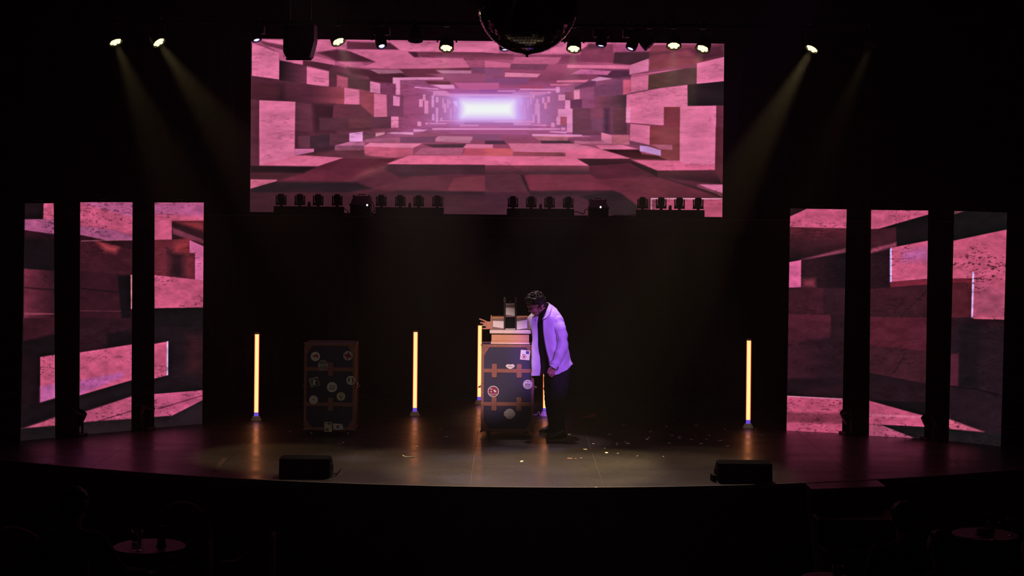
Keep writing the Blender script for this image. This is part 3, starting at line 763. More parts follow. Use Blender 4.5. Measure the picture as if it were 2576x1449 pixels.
cols.append(('fourth LED column from the left, its foot filled with streaked bright pink', [(1988,524),(2130,526.3),(2118.2,1090),(1978.7,1082.9)], (62,34,43), [
  (RT((110,95),(300,100),(110,190)), (62,34,43)), (RT((112,186),(292,106),(720,110),(712,312),(110,300)), PK),
  (RT((108,302),(712,314),(704,525),(105,665)), (118,48,62), (44,29,34), 'y', 3), (RT((230,642),(704,518),(704,565),(300,645)), (150,72,92), None, 'y', 6),
  (RT((232,645),(704,572),(696,945),(228,932)), (72,35,45), (40,28,34), 'x', 4), (RT((260,850),(380,840),(380,930),(250,920)), (140,60,76), None, 'y', 14), (RT((100,668),(233,645),(231,930),(98,936)), (224,104,150)),
  (RT((95,940),(470,940),(470,1220),(92,1215)), (86,39,52), None, 'y', 3), (RT((470,940),(696,940),(690,1225),(470,1220)), (72,38,48), None, 'y', 6),
  (RT((92,1215),(540,1222),(540,1345),(90,1345)), (110,46,62), None, 'y', 3),
  (RB((90,0),(540,0),(540,250),(86,420)), (104,44,60), (78,36,50), 'y', 8), (RB((86,250),(600,200),(600,640),(84,650)), (84,38,52), (58,33,43), 'x', 8),
  (RB((82,640),(690,630),(690,852),(78,822)), (50,30,38), None, 'y', 10), (RB((200,780),(690,700),(690,850),(300,830)), (66,34,44), None, 'y', 10),
  (RB((76,820),(690,852),(690,1225),(70,1188)), (206,90,122)), (RB((76,990),(690,1000),(690,1110),(300,1105),(76,1090)), (150,64,86), None, 'y', 8),
  (RB((76,818),(690,850),(690,858),(76,826)), (236,150,176))]))
cols.append(('fifth LED column from the left, with a pink block high up and a dark wedge at its foot', [(2191.5,528),(2335,529.6),(2327,1103.7),(2186,1095.8)], (62,33,42), [
  (RT((960,114),(1574,120),(1574,165),(1042,318),(960,320)), PK), (RT((1040,320),(1574,166),(1570,440),(1235,502),(1230,310)), (40,29,33)),
  (RT((958,322),(1045,318),(1232,300),(1232,460),(958,522)), (88,40,52), None, 'y', 4), (RT((958,526),(1236,458),(1236,500),(958,576)), (166,76,100), None, 'y', 6),
  (RT((957,580),(1172,540),(1170,935),(955,945)), (62,33,42), None, 'y', 3), (RT((1172,517),(1570,440),(1566,842),(1170,876)), PK), (RT((1300,560),(1566,500),(1566,640),(1300,660)), (214,110,166), None, 'y', 22),
  (RT((1168,517),(1188,514),(1186,875),(1167,876)), (216,172,236)), (RT((1168,877),(1566,845),(1562,905),(1172,935)), (146,52,72), None, 'y', 3),
  (RT((955,946),(1562,908),(1558,1245),(948,1236)), (88,39,52), (78,38,48), 'y', 3), (RT((948,1238),(1558,1248),(1555,1345),(946,1345)), (102,43,58)),
  (RT((1270,1235),(1560,960),(1560,975),(1285,1240)), (66,34,44), None, 'y', 3),
  (RB((946,0),(1555,0),(1552,352),(944,287)), (106,43,58)), (RB((944,288),(1552,354),(1550,692),(942,577)), (86,41,52)), (RB((1200,580),(1310,400),(1318,410),(1210,585)), (58,32,40), None, 'y', 3),
  (RB((942,577),(1550,692),(1548,900),(940,862)), (50,31,38), (60,33,42), 'y', 3), (RB((940,862),(1548,890),(1548,1030),(1480,1030)), (40,28,33)),
  (RB((938,868),(1500,1022),(1548,1030),(1548,1145),(1050,1122),(938,1112)), (206,92,126)), (RB((1060,1126),(1548,1145),(1545,1280),(1400,1262)), (46,34,38)),
  (RB((938,1114),(1075,1126),(1420,1262),(936,1245)), (192,92,122)), (RB((940,1010),(1500,1030),(1500,1050),(940,1030)), (226,120,150), None, 'y', 5)]))
cols.append(('rightmost LED column, its upper half covered by rough speckled pink stone', [(2400.5,530.6),(2533.4,534.7),(2517.6,1122.8),(2386.4,1109)], (56,35,43), [
  (RT((1830,120),(2410,140),(2405,322),(1830,442)), (39,32,34)), (RT((1838,124),(1965,128),(1838,166)), (134,72,84), None, 'y', 3),
  (RT((1828,443),(2405,322),(2380,1258),(2040,1246),(2040,838),(1815,842)), (208,94,124)), (RT((2056,860),(2380,1000),(2380,1250),(2045,1240)), (178,84,112), None, 'y', 30),
  (RT((1815,842),(2034,836),(2032,890),(1813,886)), (134,46,62), None, 'y', 4), (RT((1812,886),(2032,890),(2028,1247),(1806,1252)), (104,42,53)),
  (RT((2036,770),(2055,770),(2041,1246),(2024,1246)), (226,176,226)), (RT((1805,1255),(2380,1275),(2378,1345),(1802,1345)), (62,31,41)),
  (RT((2045,1247),(2380,1252),(2380,1272),(2045,1262)), (214,100,126)),
  (RB((1900,50),(2115,50),(2095,745),(1900,725)), (43,31,37), None, 'y', 16), (RB((1800,380),(1890,372),(1882,722),(1795,712)), (104,46,63), None, 'y', 6),
  (RB((1795,712),(2100,745),(2350,815),(2350,825),(2100,760),(1795,720)), (36,25,30), None, 'y', 3),
  (RB((1780,1060),(2160,1198),(2060,1192),(1780,1167)), (202,96,122), None, 'y', 4), (RB((1775,1170),(2165,1208),(2350,1215),(2350,1365),(1775,1300)), (48,38,42))]))
for ci, (lab, cor, base, polys) in enumerate(cols):
    wpx, hpx = abs(cor[1][0]-cor[0][0]), abs(cor[3][1]-cor[0][1])
    nx, ny = int(wpx/1.6)+2, int(hpx/1.6)+2
    X, Y = quadpx(cor, nx, ny)
    im = np.zeros((ny, nx, 3)); im[:] = base
    for p in polys: paint(im, X, Y, *p)
    texture(im, X, Y, 40+ci*9, 0.16, (0.3, 0.3, 0.3, 0.32, 0.32, 0.46)[ci], 2.6)
    im = grade(im, 8, 0.2, 1.26)
    bl, br = F(*cor[3]), F(*cor[2])
    tl, tr = P(*cor[0], bl.y), P(*cor[1], br.y)
    lift = Vector((0, 0, 0.0))
    r = thing('led_column', lab, 'screen', tuple((bl+br)/2), group='tall LED columns at the stage sides')
    r.location = (bl+br)/2
    n = Vector((-(br-bl).y, (br-bl).x, 0)).normalized()      # away from the audience
    display('display', [tl, tr, br, bl], im, r, r.location, screen_mat('led_tall_%d' % ci, int(nx/1.7), int(ny/1.7), GAIN*0.98, 0.03))
    q = [bl+n*0.003, br+n*0.003, tr+n*0.003, tl+n*0.003]; q2 = [p+n*0.085 for p in q]
    hb = MB(); hb.add(q+q2, [(0,1,2,3),(7,6,5,4),(0,4,5,1),(1,5,6,2),(2,6,7,3),(3,7,4,0)])
    hb.build('cabinet', CASE, r, off=r.location)
    mid = (bl+br)/2+n*0.1; ax = (br-bl).normalized()
    M = Matrix.Translation(mid) @ Matrix(((ax.x, n.x, 0), (ax.y, n.y, 0), (0, 0, 1))).to_4x4()
    MB().box(-0.2, 0.2, 0, 0.5, 0.0, 0.03, M).build('foot_plate', BLACK, r, off=r.location)
    MB().box(-0.03, 0.03, 0.0, 0.05, 0.03, 2.4, M).build('rear_post', BLACK, r, off=r.location)
    tm = (tl+tr)/2+n*0.045
    a_ = ax*0.045
    MB().tube([tm-a_, tm-a_+Vector((0,0,.03)), tm+a_+Vector((0,0,.03)), tm+a_], 0.004, 6).build('carry_handle', STEEL, r, off=r.location)

# ------------------------------------------------------------------ flight trunks with travel stickers
NAVY = mat('trunk_board', (54, 51, 80), 0.55, spec=0.3, scale=60)
LEATHER = mat('trunk_leather', (142, 92, 84), 0.5, spec=0.4, scale=50, var=0.2)
BRASS = mat('rivet_metal', (205, 190, 178), 0.3, metal=0.8)
PAPER = mat('sticker_white', (225, 220, 215), 0.6, scale=120)
CREAM = mat('sticker_cream', (222, 210, 170), 0.6, scale=120)
GREY = mat('sticker_grey', (150, 148, 140), 0.6, scale=120)
INK = mat('ink_black', (30, 28, 34), 0.6)
RED = mat('ink_red', (178, 36, 44), 0.6)
BLUE = mat('ink_blue', (54, 70, 160), 0.6)
GREEN = mat('ink_green', (34, 120, 62), 0.6)
PLUM = mat('ink_plum', (132, 34, 84), 0.6)
SLATE = mat('ink_slate', (96, 92, 120), 0.6)

def disc(x, z, r, n=28): return [(x+r*math.cos(2*math.pi*k/n), z+r*math.sin(2*math.pi*k/n)) for k in range(n)]
def clipd(pts, x, z, r):
    return [((px-x)*min(1, r/max(1e-6, math.hypot(px-x, pz-z)))+x, (pz-z)*min(1, r/max(1e-6, math.hypot(px-x, pz-z)))+z) for px, pz in pts]
def ring(mb, x, z, r0, r1, y0, y1, n=32):
    for k in range(n):
        a, b = 2*math.pi*k/n, 2*math.pi*(k+1)/n
        mb.prism([(x+r0*math.cos(a), z+r0*math.sin(a)), (x+r1*math.cos(a), z+r1*math.sin(a)), (x+r1*math.cos(b), z+r1*math.sin(b)), (x+r0*math.cos(b), z+r0*math.sin(b))], y0, y1)
YS = -0.0065     # sticker face, just proud of the board
def stick(parent, pts, m, label): 
    o = MB().prism(pts, YS, -0.0045).build('sticker', m, parent); o['label'] = label; return o
def pr(st_, polys, m, k=1):
    mb = MB()
    for p in polys: mb.prism(p, YS-0.0006*k, YS-0.0001)
    return mb.build('print', m, st_)
def rect(cx, cz, w, h, a=0.0):
    c, s = math.cos(a), math.sin(a)
    return [(cx+x*c-z*s, cz+x*s+z*c) for x, z in ((-w/2,-h/2),(w/2,-h/2),(w/2,h/2),(-w/2,h/2))]
def star(cx, cz, r, q=0.5, n=5, a0=math.pi/2):
    return [(cx+(r if k%2==0 else r*q)*math.cos(a0+math.pi*k/n), cz+(r if k%2==0 else r*q)*math.sin(a0+math.pi*k/n)) for k in range(2*n)]

def trunk(label, loc, W, Dp, z0, z1, bands, straps, rotz=0.0):
    """front face in the plane y = 0 of the trunk's own frame, x centred"""
    r = thing('wheeled_trunk', label, 'trunk', loc, rotz, 'wheeled travel trunks')
    h = W/2
    MB().box(-h+.004, h-.004, 0.0, Dp, z0, z1).build('body', NAVY, r, bevel=0.004)
    e, t = 0.026, 0.004
    tr = [('top_edge', [(-h,h,-t,e,z1-e,z1+t),(-h,h,Dp-e,Dp+t,z1-e,z1+t)]), ('bottom_edge', [(-h,h,-t,e,z0-t,z0+e),(-h,h,Dp-e,Dp+t,z0-t,z0+e)])]
    for nm, bs in tr:
        for b in bs: MB().box(*b).build(nm, LEATHER, r, bevel=0.003)
    for sx in (-1, 1):
        for y0, y1 in ((-t, e), (Dp-e, Dp+t)):
            xa, xb = sorted((sx*(h+t), sx*(h-e))); MB().box(xa, xb, y0, y1, z0+e, z1-e).build('side_edge', LEATHER, r, bevel=0.003)
        for zc in (z0, z1):
            xa, xb = sorted((sx*(h+t), sx*(h-.004))); MB().box(xa, xb, e, Dp-e, min(zc, zc-(1 if zc==z1 else -1)*e), max(zc, zc-(1 if zc==z1 else -1)*e)).build('cross_edge', LEATHER, r, bevel=0.003)
    k = 0.075
    for sx in (-1, 1):
        for zc, sz in ((z0+e, 1), (z1-e, -1)):
            x = sx*(h-e)
            MB().prism([(x, zc), (x-sx*k*0.75, zc), (x, zc+sz*k*1.25)], -0.004, 0.002).build('corner_patch', LEATHER, r)
            MB().ball((sx*h, 0.0, z1 if sz < 0 else z0), 0.013, 10, 7).build('corner_cap', mat('cap_bronze', (150, 104, 84), .4, metal=.4), r, smooth=True)
    for zb in bands:
        b = MB().box(-h-.005, h+.005, -.0062, .002, zb-.021, zb+.021).build('band', LEATHER, r, bevel=0.001)
        for xs in straps:
            s_ = MB().prism([(xs-.028,zb-.066),(xs-.02,zb-.076),(xs+.02,zb-.076),(xs+.028,zb-.066),(xs+.028,zb+.066),(xs+.02,zb+.076),(xs-.02,zb+.076),(xs-.028,zb+.066)], -.011, -.0035).build('strap', LEATHER, r, bevel=0.001)
            for ox in (-.019, .019):
                for oz in (-.064, .064):
                    MB().ball((xs+ox, -.0115, zb+oz), (.0045, .003, .0045), 8, 5).build('rivet', BRASS, s_, smooth=True)
    riv = []
    for i in range(6): riv += [(-h+.05+(W-.1)*i/5, z1-.010), (-h+.05+(W-.1)*i/5, z0+.010)]
    for i in range(8):
        zz = z0+.09+(z1-z0-.18)*i/7; riv += [(-h+.011, zz), (h-.011, zz)]
    for x, z in riv: MB().ball((x, -.005, z), (.0055, .004, .0055), 8, 5).build('stud', BRASS, r, smooth=True)
    for sx in (-1, 1):     # latches and a carrying handle on each side
        for zb in (z0+(z1-z0)*0.5,):
            hb = MB().box(*sorted((sx*(h+.004), sx*(h+.010))), Dp*.3, Dp*.7, zb-.03, zb+.03).build('handle_plate', BRASS, r)
            MB().tube([(sx*(h+.008), Dp*.35, zb), (sx*(h+.035), Dp*.35, zb-.01), (sx*(h+.035), Dp*.65, zb-.01), (sx*(h+.008), Dp*.65, zb)], .006, 8).build('handle', LEATHER, hb, smooth=True)
    for sx in (-1, 1):
        for yy in (0.06, Dp-0.06):
            c = MB().box(sx*(h-.075)-.024, sx*(h-.075)+.024, yy-.03, yy+.03, z0-.012, z0-.005).box(sx*(h-.075)-.022, sx*(h-.075)-.016, yy-.012, yy+.012, .022, z0-.01).box(sx*(h-.075)+.016, sx*(h-.075)+.022, yy-.012, yy+.012, .022, z0-.01).build('caster', BLACK, r)
            MB().cyl((sx*(h-.075)-.013, yy, .026), (sx*(h-.075)+.013, yy, .026), .026, n=16).build('wheel', mat('wheel_grey', (120, 118, 116), .5), c, smooth=False)
    return r

T2 = Vector((-0.031, 17.12, 0))                    # lit trunk
TW, TD = 0.578, 0.36
t2 = trunk('navy trunk with leather straps under the tan box, beside the man in the shirt', T2, TW, TD, 0.062, 1.02, (0.735, 0.365), (-0.148, 0.128))
def l2(px, py):
    p = P(px, py, T2.y); return (p.x-T2.x, p.z)
x, z = l2(1321, 893)
s_ = stick(t2, rect(x, z, .104, .108, -.08), PAPER, 'white square sticker with blue stamp')
pr(s_, [rect(x+.026, z+.028, .034, .034, -.08)], BLUE); ringm = MB(); ring(ringm, x-.012, z-.018, .020, .025, YS-.0006, YS-.0001); ringm.build('print', PLUM, s_)
pr(s_, [rect(x-.012, z-.018, .018, .024, -.08), rect(x-.02, z+.008, .02, .005, -.08)], PLUM)
x, z = l2(1283.5, 922)
s_ = stick(t2, [(x-.052,z+.006),(x-.035,z+.026),(x,z+.022),(x+.035,z+.026),(x+.052,z+.006),(x+.03,z-.016),(x,z-.028),(x-.03,z-.016)], PAPER, 'white winged badge sticker')
pr(s_, [rect(x-.026+.0105*i, z+.001, .007, .011) for i in range(6)], SLATE)
x, z = l2(1327.5, 967)
s_ = stick(t2, disc(x, z, .052), PAPER, 'round white sticker with a grey tower')
mb = MB(); ring(mb, x, z, .040, .042, YS-.0006, YS-.0001); mb.build('print', SLATE, s_)
pr(s_, [rect(x, z, .008, .034), rect(x-.018, z-.003, .014, .022), rect(x+.018, z-.003, .014, .022), rect(x, z-.028, .05, .006), rect(x, z+.030, .03, .005)], SLATE)
x, z = l2(1241, 984.5)
s_ = stick(t2, disc(x, z, .062), PAPER, 'round plum sticker reading MALTA')
pr(s_, [disc(x, z, .055)], PLUM)
pr(s_, [[(x-.034,z+.030),(x-.022,z+.034),(x-.010,z+.026),(x-.018,z+.020),(x-.032,z+.022)], [(x+.0,z+.020),(x+.014,z+.018),(x+.034,z+.004),(x+.030,z-.010),(x+.012,z-.006),(x+.004,z+.006)],
        [(x-.030,z+.002),(x-.020,z+.006),(x-.014,z-.006),(x-.026,z-.012)]], PAPER, 2)
tx = textmesh('MALTA', .026, 'print', PAPER, s_, (x, YS-.0014, z-.034))
x, z = l2(1282, 1041)
s_ = stick(t2, disc(x, z, .056), PAPER, 'round white sticker reading BOSTON')
MB().prism(rect(x, z, .124, .04), YS, -.0045).build('sticker_band', PAPER, s_)
mb = MB(); ring(mb, x, z, .044, .047, YS-.0006, YS-.0001); mb.build('print', SLATE, s_)
pr(s_, [rect(x, z+.022, .084, .003), rect(x, z-.022, .084, .003), rect(x, z-.034, .04, .005), rect(x-.01, z+.036, .008, .014), rect(x+.012, z+.034, .02, .006)], SLATE)
MB().prism(rect(x, z, .12, .038), YS-.0012, YS-.0006).build('print', PAPER, s_)
textmesh('BOSTON', .0285, 'print', SLATE, s_, (x, YS-.0018, z))
MB().box(.128+.046, .128+.064, -.0055, -.0035, .735-.02, .735+.02).build('sticker', PAPER, t2)['label'] = 'small pale strip on the upper band'

T1 = Vector((-2.006, 17.1, 0))                     # trunk in the dark
t1 = trunk('unlit dark trunk standing alone at left, covered with ten round and square travel stickers', T1, 0.56, TD, 0.062, 1.02, (0.735, 0.345), (0.012,))
def l1(zx, zy):
    p = P(740+zx/5.365, 850+zy/5.365, T1.y); return (p.x-T1.x, p.z)
K = 1/5.365/226.7
x, z = l1(287, 250); s_ = stick(t1, disc(x, z, 63*K), PAPER, 'round white sticker with red maple leaves')
pr(s_, [star(x-.012, z+.004, .020, .5, 6), star(x+.014, z+.012, .022, .5, 6), star(x+.024, z-.006, .014, .55, 5), rect(x-.014, z-.018, .005, .014), rect(x+.0, z-.036, .02, .004)], RED)
x, z = l1(728, 240); s_ = stick(t1, disc(x, z, 63*K), PAPER, 'round flag sticker with crossed dark bars')
pr(s_, [clipd(rect(x, z, .11, .012, a), x, z, .046) for a in (.6, -.75)] , BLUE)
pr(s_, [clipd(rect(x, z, .022, .1, -.15), x, z, .046), clipd(rect(x, z, .1, .022, -.15), x, z, .046)], RED, 2)
x, z = l1(390, 367); s_ = stick(t1, disc(x, z, 66*K), PAPER, 'round black stamp sticker with white rim')
pr(s_, [disc(x, z, .049)], INK); mb = MB(); ring(mb, x, z, .036, .040, YS-.0012, YS-.0006); mb.build('print', PAPER, s_)
pr(s_, [rect(x, z, .092, .026, .06)], PAPER, 2); pr(s_, [rect(x-.032+.0128*i, z+(i-2.5)*.0006, .008, .015, .06) for i in range(6)], INK, 3)
pr(s_, [rect(x, z+.022, .03, .004), rect(x, z-.022, .03, .004)], PAPER, 2)
x, z = l1(273, 595); s_ = stick(t1, rect(x, z, .103, .103, .28), GREY, 'tilted square grey sticker')
pr(s_, [rect(x+.006, z-.004, .072, .072, .28)], mat('ink_brown', (84, 70, 60), .6)); pr(s_, [[(x-.02,z-.034),(x-.012,z-.004),(x-.016,z+.018),(x-.004,z+.028),(x+.012,z+.016),(x+.03,z+.02),(x+.004,z+.002),(x+.012,z-.03)]], PAPER, 2)
x, z = l1(765, 573); s_ = stick(t1, disc(x, z, 61*K), PAPER, 'round sticker with green and red halves')
pr(s_, [[(x-.006,z+.030),(x-.026,z+.026),(x-.036,z),(x-.024,z-.028),(x-.012,z-.006)]], GREEN); pr(s_, [[(x+.006,z+.032),(x+.026,z+.028),(x+.038,z-.002),(x+.022,z-.032),(x+.008,z-.036),(x+.016,z-.004)]], RED)
x, z = l1(512, 664); s_ = stick(t1, disc(x, z, 69*K), PAPER, 'round striped flag sticker with a small sun')
pr(s_, [rect(x+.022, z+.020, .034, .006), rect(x+.022, z+.005, .032, .006), rect(x-.002, z-.010, .076, .006), rect(x-.0, z-.026, .056, .006)], INK); pr(s_, [star(x-.014, z+.014, .014, .55, 8)], RED)
x, z = l1(633, 789); s_ = stick(t1, disc(x, z, 58*K), CREAM, 'round cream sticker with a shield')
pr(s_, [[(x-.022,z+.008),(x-.008,z+.016),(x+.008,z+.010),(x+.024,z+.012),(x+.022,z-.012),(x,z-.026),(x-.022,z-.014)]], GREY); pr(s_, [rect(x, z+.032, .04, .006), rect(x-.036, z, .004, .004), rect(x+.036, z, .004, .004)]+[rect(x, z-.03, .034, .004)], SLATE)
x, z = l1(262, 834); s_ = stick(t1, disc(x, z, 59*K), PAPER, 'round white sticker with a dark bird and a ring of marks')
pr(s_, [rect(x+.037*math.cos(k*.36), z+.037*math.sin(k*.36), .004, .008, k*.36-1.57) for k in range(17)], SLATE); pr(s_, [[(x-.008,z+.010),(x+.004,z+.012),(x+.012,z-.006),(x+.006,z-.004),(x-.004,z-.008)]], RED)
x, z = l1(459, 1200); s_ = stick(t1, rect(x, z, .082, .108, .01), CREAM, 'cream printed card sticker')
pr(s_, [rect(x-.024, z+.038, .014, .014), rect(x+.014, z+.036, .042, .024), rect(x-.024, z+.016, .01, .008), rect(x+.01, z+.012, .05, .004), rect(x-.012, z-.018, .04, .014), rect(x+.026, z-.018, .014, .008), rect(x-.012, z-.038, .04, .018)], SLATE)
x, z = l1(590, 1198); s_ = stick(t1, [(x-.060,z+.036),(x+.050,z+.030),(x+.062,z-.030),(x-.038,z-.036)], PAPER, 'white flag sticker with a red and blue disc')
pr(s_, [clipd([(x-.018,z+.001),(x-.014,z+.018),(x+.006,z+.021),(x+.022,z+.004),(x+.012,z+.001),(x+.002,z+.004),(x-.008,z-.002)], x+.002, z+.001, .022)], RED); pr(s_, [[(x-.018,z-.001),(x-.008,z-.004),(x+.002,z+.002),(x+.012,z-.001),(x+.022,z+.002),(x+.014,z-.016),(x-.004,z-.019),(x-.016,z-.012)]], BLUE)
pr(s_, [rect(x+ox, z+oz, .018, .0035, a) for bx, bz, a in ((-.036,.02,.9),(.036,.018,-.9),(-.026,-.022,-.9),(.040,-.02,.9)) for ox, oz in ((bx-.004*math.sin(a), bz+.004*math.cos(a)), (bx+.004*math.sin(a), bz-.004*math.cos(a)))], INK)
for i in range(2): MB().box(-.04+.03*i, -.004+.05*i, .02, .06, .035-.012*i, .055-.008*i).build('underside_block', BLACK, t1)

# ------------------------------------------------------------------ tan box and the arm chopper on the trunk
TANM = mat('tan_board', (206, 150, 118), 0.5, scale=30, var=0.08)
WHITEP = mat('white_board', (226, 204, 200), 0.45, scale=30, var=0.06)
BY = 17.17                                          # front of box
bx0, bx1 = P(1236.5, 850, BY).x, P(1331, 850, BY).x
tb = thing('tan_box', 'tan wooden box with a pale overhanging lid on top of the lit trunk', 'box', ((bx0+bx1)/2, BY, 1.028))
zt = P(1284, 839, BY).z; zl = P(1284, 829, BY).z
MB().box(bx0, bx1, BY, BY+.26, 1.034, zt).build('body', TANM, tb, off=tb.location, bevel=.002)
MB().box(bx0+.001, bx1-.001, BY-.0012, BY+.01, P(1284,857.6,BY).z-.0012, P(1284,857.6,BY).z+.0012).build('groove', mat('groove', (110, 72, 58), .7), tb, off=tb.location)
MB().box(bx0-.008, bx1+.008, BY-.006, BY+.266, 1.028, 1.040).build('plinth', WHITEP, tb, off=tb.location, bevel=.002)
MB().box(P(1232,833,BY).x, P(1336,833,BY).x, BY-.03, BY+.29, zt, zl-.0085).build('lid', WHITEP, tb, off=tb.location, bevel=.006)
GY = 17.22                                          # front of the chopper
GREYW = mat('grey_wood', (112, 92, 94), 0.5, scale=25, var=0.2)
DARKW = mat('black_rail', (26, 25, 30), 0.4)
GOLD = mat('gold_bar', (190, 140, 96), 0.35, metal=0.3)
WH = mat('white_panel', (214, 206, 208), 0.5, var=0.05)
zb = zl-.005
gp = thing('arm_chopper', 'magic arm chopper with white panels and two tall black rails standing on the tan box', 'magic prop', (P(1284,828,GY).x, GY, zb))
def g(px, py): p = P(px, py, GY); return (p.x, p.z)
O = gp.location
def gpoly(name, pxs, y0, y1, m, parent=gp, bev=0): 
    return MB().prism([g(*p) for p in pxs], GY+y0, GY+y1).build(name, m, parent, off=O, bevel=bev)
for nm, xa, xb, tz in (('side_box', 1239, 1267.5, ((1240,807),(1267,808),(1267,826),(1240,822))), ('side_box', 1299.5, 1327.5, ((1300,808.5),(1326.5,804),(1326.5,825.5),(1300,829)))):
    bd = gpoly(nm, ((xa,829.5),(xb,829.5),(xb,801),(xa,801)), 0, .012, GREYW)
    gpoly('back_plate', ((xa,829.5),(xb,829.5),(xb,801),(xa,801)), .15, .162, GREYW, bd)
    gpoly('top_bar', ((xa-.5,801.5),(xb,801.5),(xb,797),(xa-.5,797)), -.004, .166, GOLD, bd)
    gpoly('bottom_bar', ((xa,829.7),(xb,829.7),(xb,828.6),(xa,828.6)), -.002, .162, GREYW, bd)
    gpoly('white_panel', tz, -.003, .001, WH, bd)
for xa, xb in ((1267.5, 1272), (1295.5, 1300)):
    rr = gpoly('rail', ((xa,829.8),(xb,829.8),(xb,748),(xa,748)), .0, .035, DARKW)
    gpoly('rail_back', ((xa,829.8),(xb,829.8),(xb,760),(xa,760)), .125, .16, DARKW, rr)
    gpoly('rail_tip', ((xa-.3,761),(xb+.3,761),(xb+.3,747.5),(xa-.3,747.5)), -.003, .0, mat('tip_grey', (126, 124, 108), .5), rr)
    gpoly('slot', ((xa+1.6,760),(xb-1.4,760),(xb-1.4,749.5),(xa+1.6,749.5)), -.0045, -.002, DARKW, rr)
bl = gpoly('blade_carriage', ((1272.5,798),(1295,798),(1295,764.5),(1272.5,764.5)), .008, .02, GREYW)
gpoly('white_panel', ((1272.5,774),(1295,774.5),(1295,795),(1272.5,791.5)), .004, .008, WH, bl)
gpoly('carriage_bar', ((1272.5,766.5),(1295,766.5),(1295,764),(1272.5,764)), .002, .03, mat('pale_bar', (170, 160, 158), .4), bl)
mb = MB(); kx, kz = g(1283.5, 764); mb.lathe([(.003, 0), (.003, .016), (.011, .018), (.011, .024), (.004, .027)], 12, Matrix.Translation((kx, GY+.014, kz)))
mb.build('knob', mat('knob_dark', (60, 50, 46), .35, metal=.5), bl, off=O)
gpoly('sill', ((1271,829.6),(1297,829.6),(1297,826.5),(1271,826.5)), -.002, .16, mat('pale_bar', (170, 160, 158)))
gpoly('dark_window', ((1271,828),(1297,828),(1297,797),(1271,797)), .036, .042, mat('window_black', (8, 8, 9), .7, spec=.1))

# ------------------------------------------------------------------ the performer
SKIN = mat('skin', (176, 124, 104), 0.55, spec=0.3, scale=60, var=0.08)
SHIRT = mat('shirt_cotton', (236, 226, 244), 0.85, spec=0.1, scale=30, var=0.03)
TEE = mat('tee_black', (16, 16, 17), 0.85, spec=0.15)
TROU = mat('trouser_black', (19, 19, 20), 0.8, spec=0.2)
HAIR = mat('hair_brown', (40, 28, 22), 0.5, spec=0.4, scale=90, var=0.5, bump=0.4)
SHOE = mat('shoe_black', (24, 22, 22), 0.45)
PY = 17.12
def W(px, py, d=0.0): return P(px, py, PY+d)
man = thing('person', 'man in an open white overshirt over black clothes, arm through the chopper', 'person', (F(1396, 1100).x, PY, 0))
O = man.location
c = lambda a, r0, b, r1: ('c', W(*a), r0, W(*b), r1)
# one skin for head, arms, hands, trunk and legs
hd = -0.02
body = [
 ('e', W(1352,760,hd), (.092,.078,.095)), ('e', W(1345,769,hd), (.066,.066,.062)),                       # skull, face
 c((1347,778,hd), .050, (1350,785,hd), .038), c((1344,787.4,hd-.01), .021, (1348,789.5,hd), .022),           # jaw, chin
 c((1332,769,hd), .028, (1341,768,hd), .045), c((1330.2,772.4,hd-.02), .010, (1336,773,hd-.052), .010),   # forehead, brow
 c((1334,775,hd-.004), .0095, (1330.6,782.4,hd-.004), .0105), c((1331.6,783.2,hd-.004), .010, (1335,783,hd-.018), .0105), c((1336,780,hd-.006), .016, (1338,779,hd-.01), .02),  # nose
 c((1340,781,hd-.035), .022, (1346,782,hd-.04), .024),                                                   # cheek
 c((1338,786.2,hd-.01), .0085, (1340.5,786.4,hd-.03), .008), c((1340,788.6,hd-.01), .0085, (1342,788.5,hd-.026), .008),  # lips
 ('e', W(1364,771,hd-.074), (.016,.010,.030), (0,.35,0)), ('e', W(1362.6,770,hd-.080), (.008,.008,.014)),  # ear
 c((1360,777,hd), .056, (1376,794,.03), .055),
 c((1379,801,.035), .060, (1394,850,.04), .115), c((1394,850,.04), .115, (1402,925,.04), .115),           # trunk
 c((1380,808,.04), .05, (1348,808,.18), .05), c((1380,808,.04), .05, (1406,806,-.08), .05),
 c((1348,808,.18), .052, (1300,814,.19), .042), c((1300,814,.19), .040, (1243,818,.18), .027),           # arm through the prop
 c((1406,806,-.09), .050, (1414,866,-.16), .042), c((1414,866,-.16), .040, (1394,918,-.21), .028),       # hanging arm
 c((1392,936,.12), .085, (1387,1005,.17), .062), c((1387,1005,.17), .064, (1394,1070,.24), .045),
 c((1408,938,-.02), .085, (1404,1012,-.12), .062), c((1404,1012,-.12), .066, (1407,1088,-.19), .045),
]
hr = .17
for a, b in (((1243,813),(1227,811.5)), ((1243,817),(1225,816)), ((1243,821),(1225,821)), ((1243,824),(1227,826))):
    body.append(c((*a, hr), .016, (*b, hr), .0145))
for ch, rs in ((((1227,811.5),(1217,806.5),(1206.5,802.5)), (.0125,.0105,.0085)), (((1225.5,816),(1216.5,813.6),(1209.5,811.6)), (.0125,.0105,.009)),
           (((1225,820.5),(1217,818.5),(1213,820)), (.0115,.010,.0085)), (((1227,826),(1218.5,827.5),(1212.5,825.8)), (.0105,.0095,.0075)),
           (((1237,814),(1236.3,804),(1236.2,794.5)), (.0155,.0115,.009))):
    for i in range(2): body.append(c((*ch[i], hr-.008*i), rs[i], (*ch[i+1], hr-.008*(i+1)), rs[i+1]))
hl = -.22      # hanging hand: back of the hand towards us, fingers down
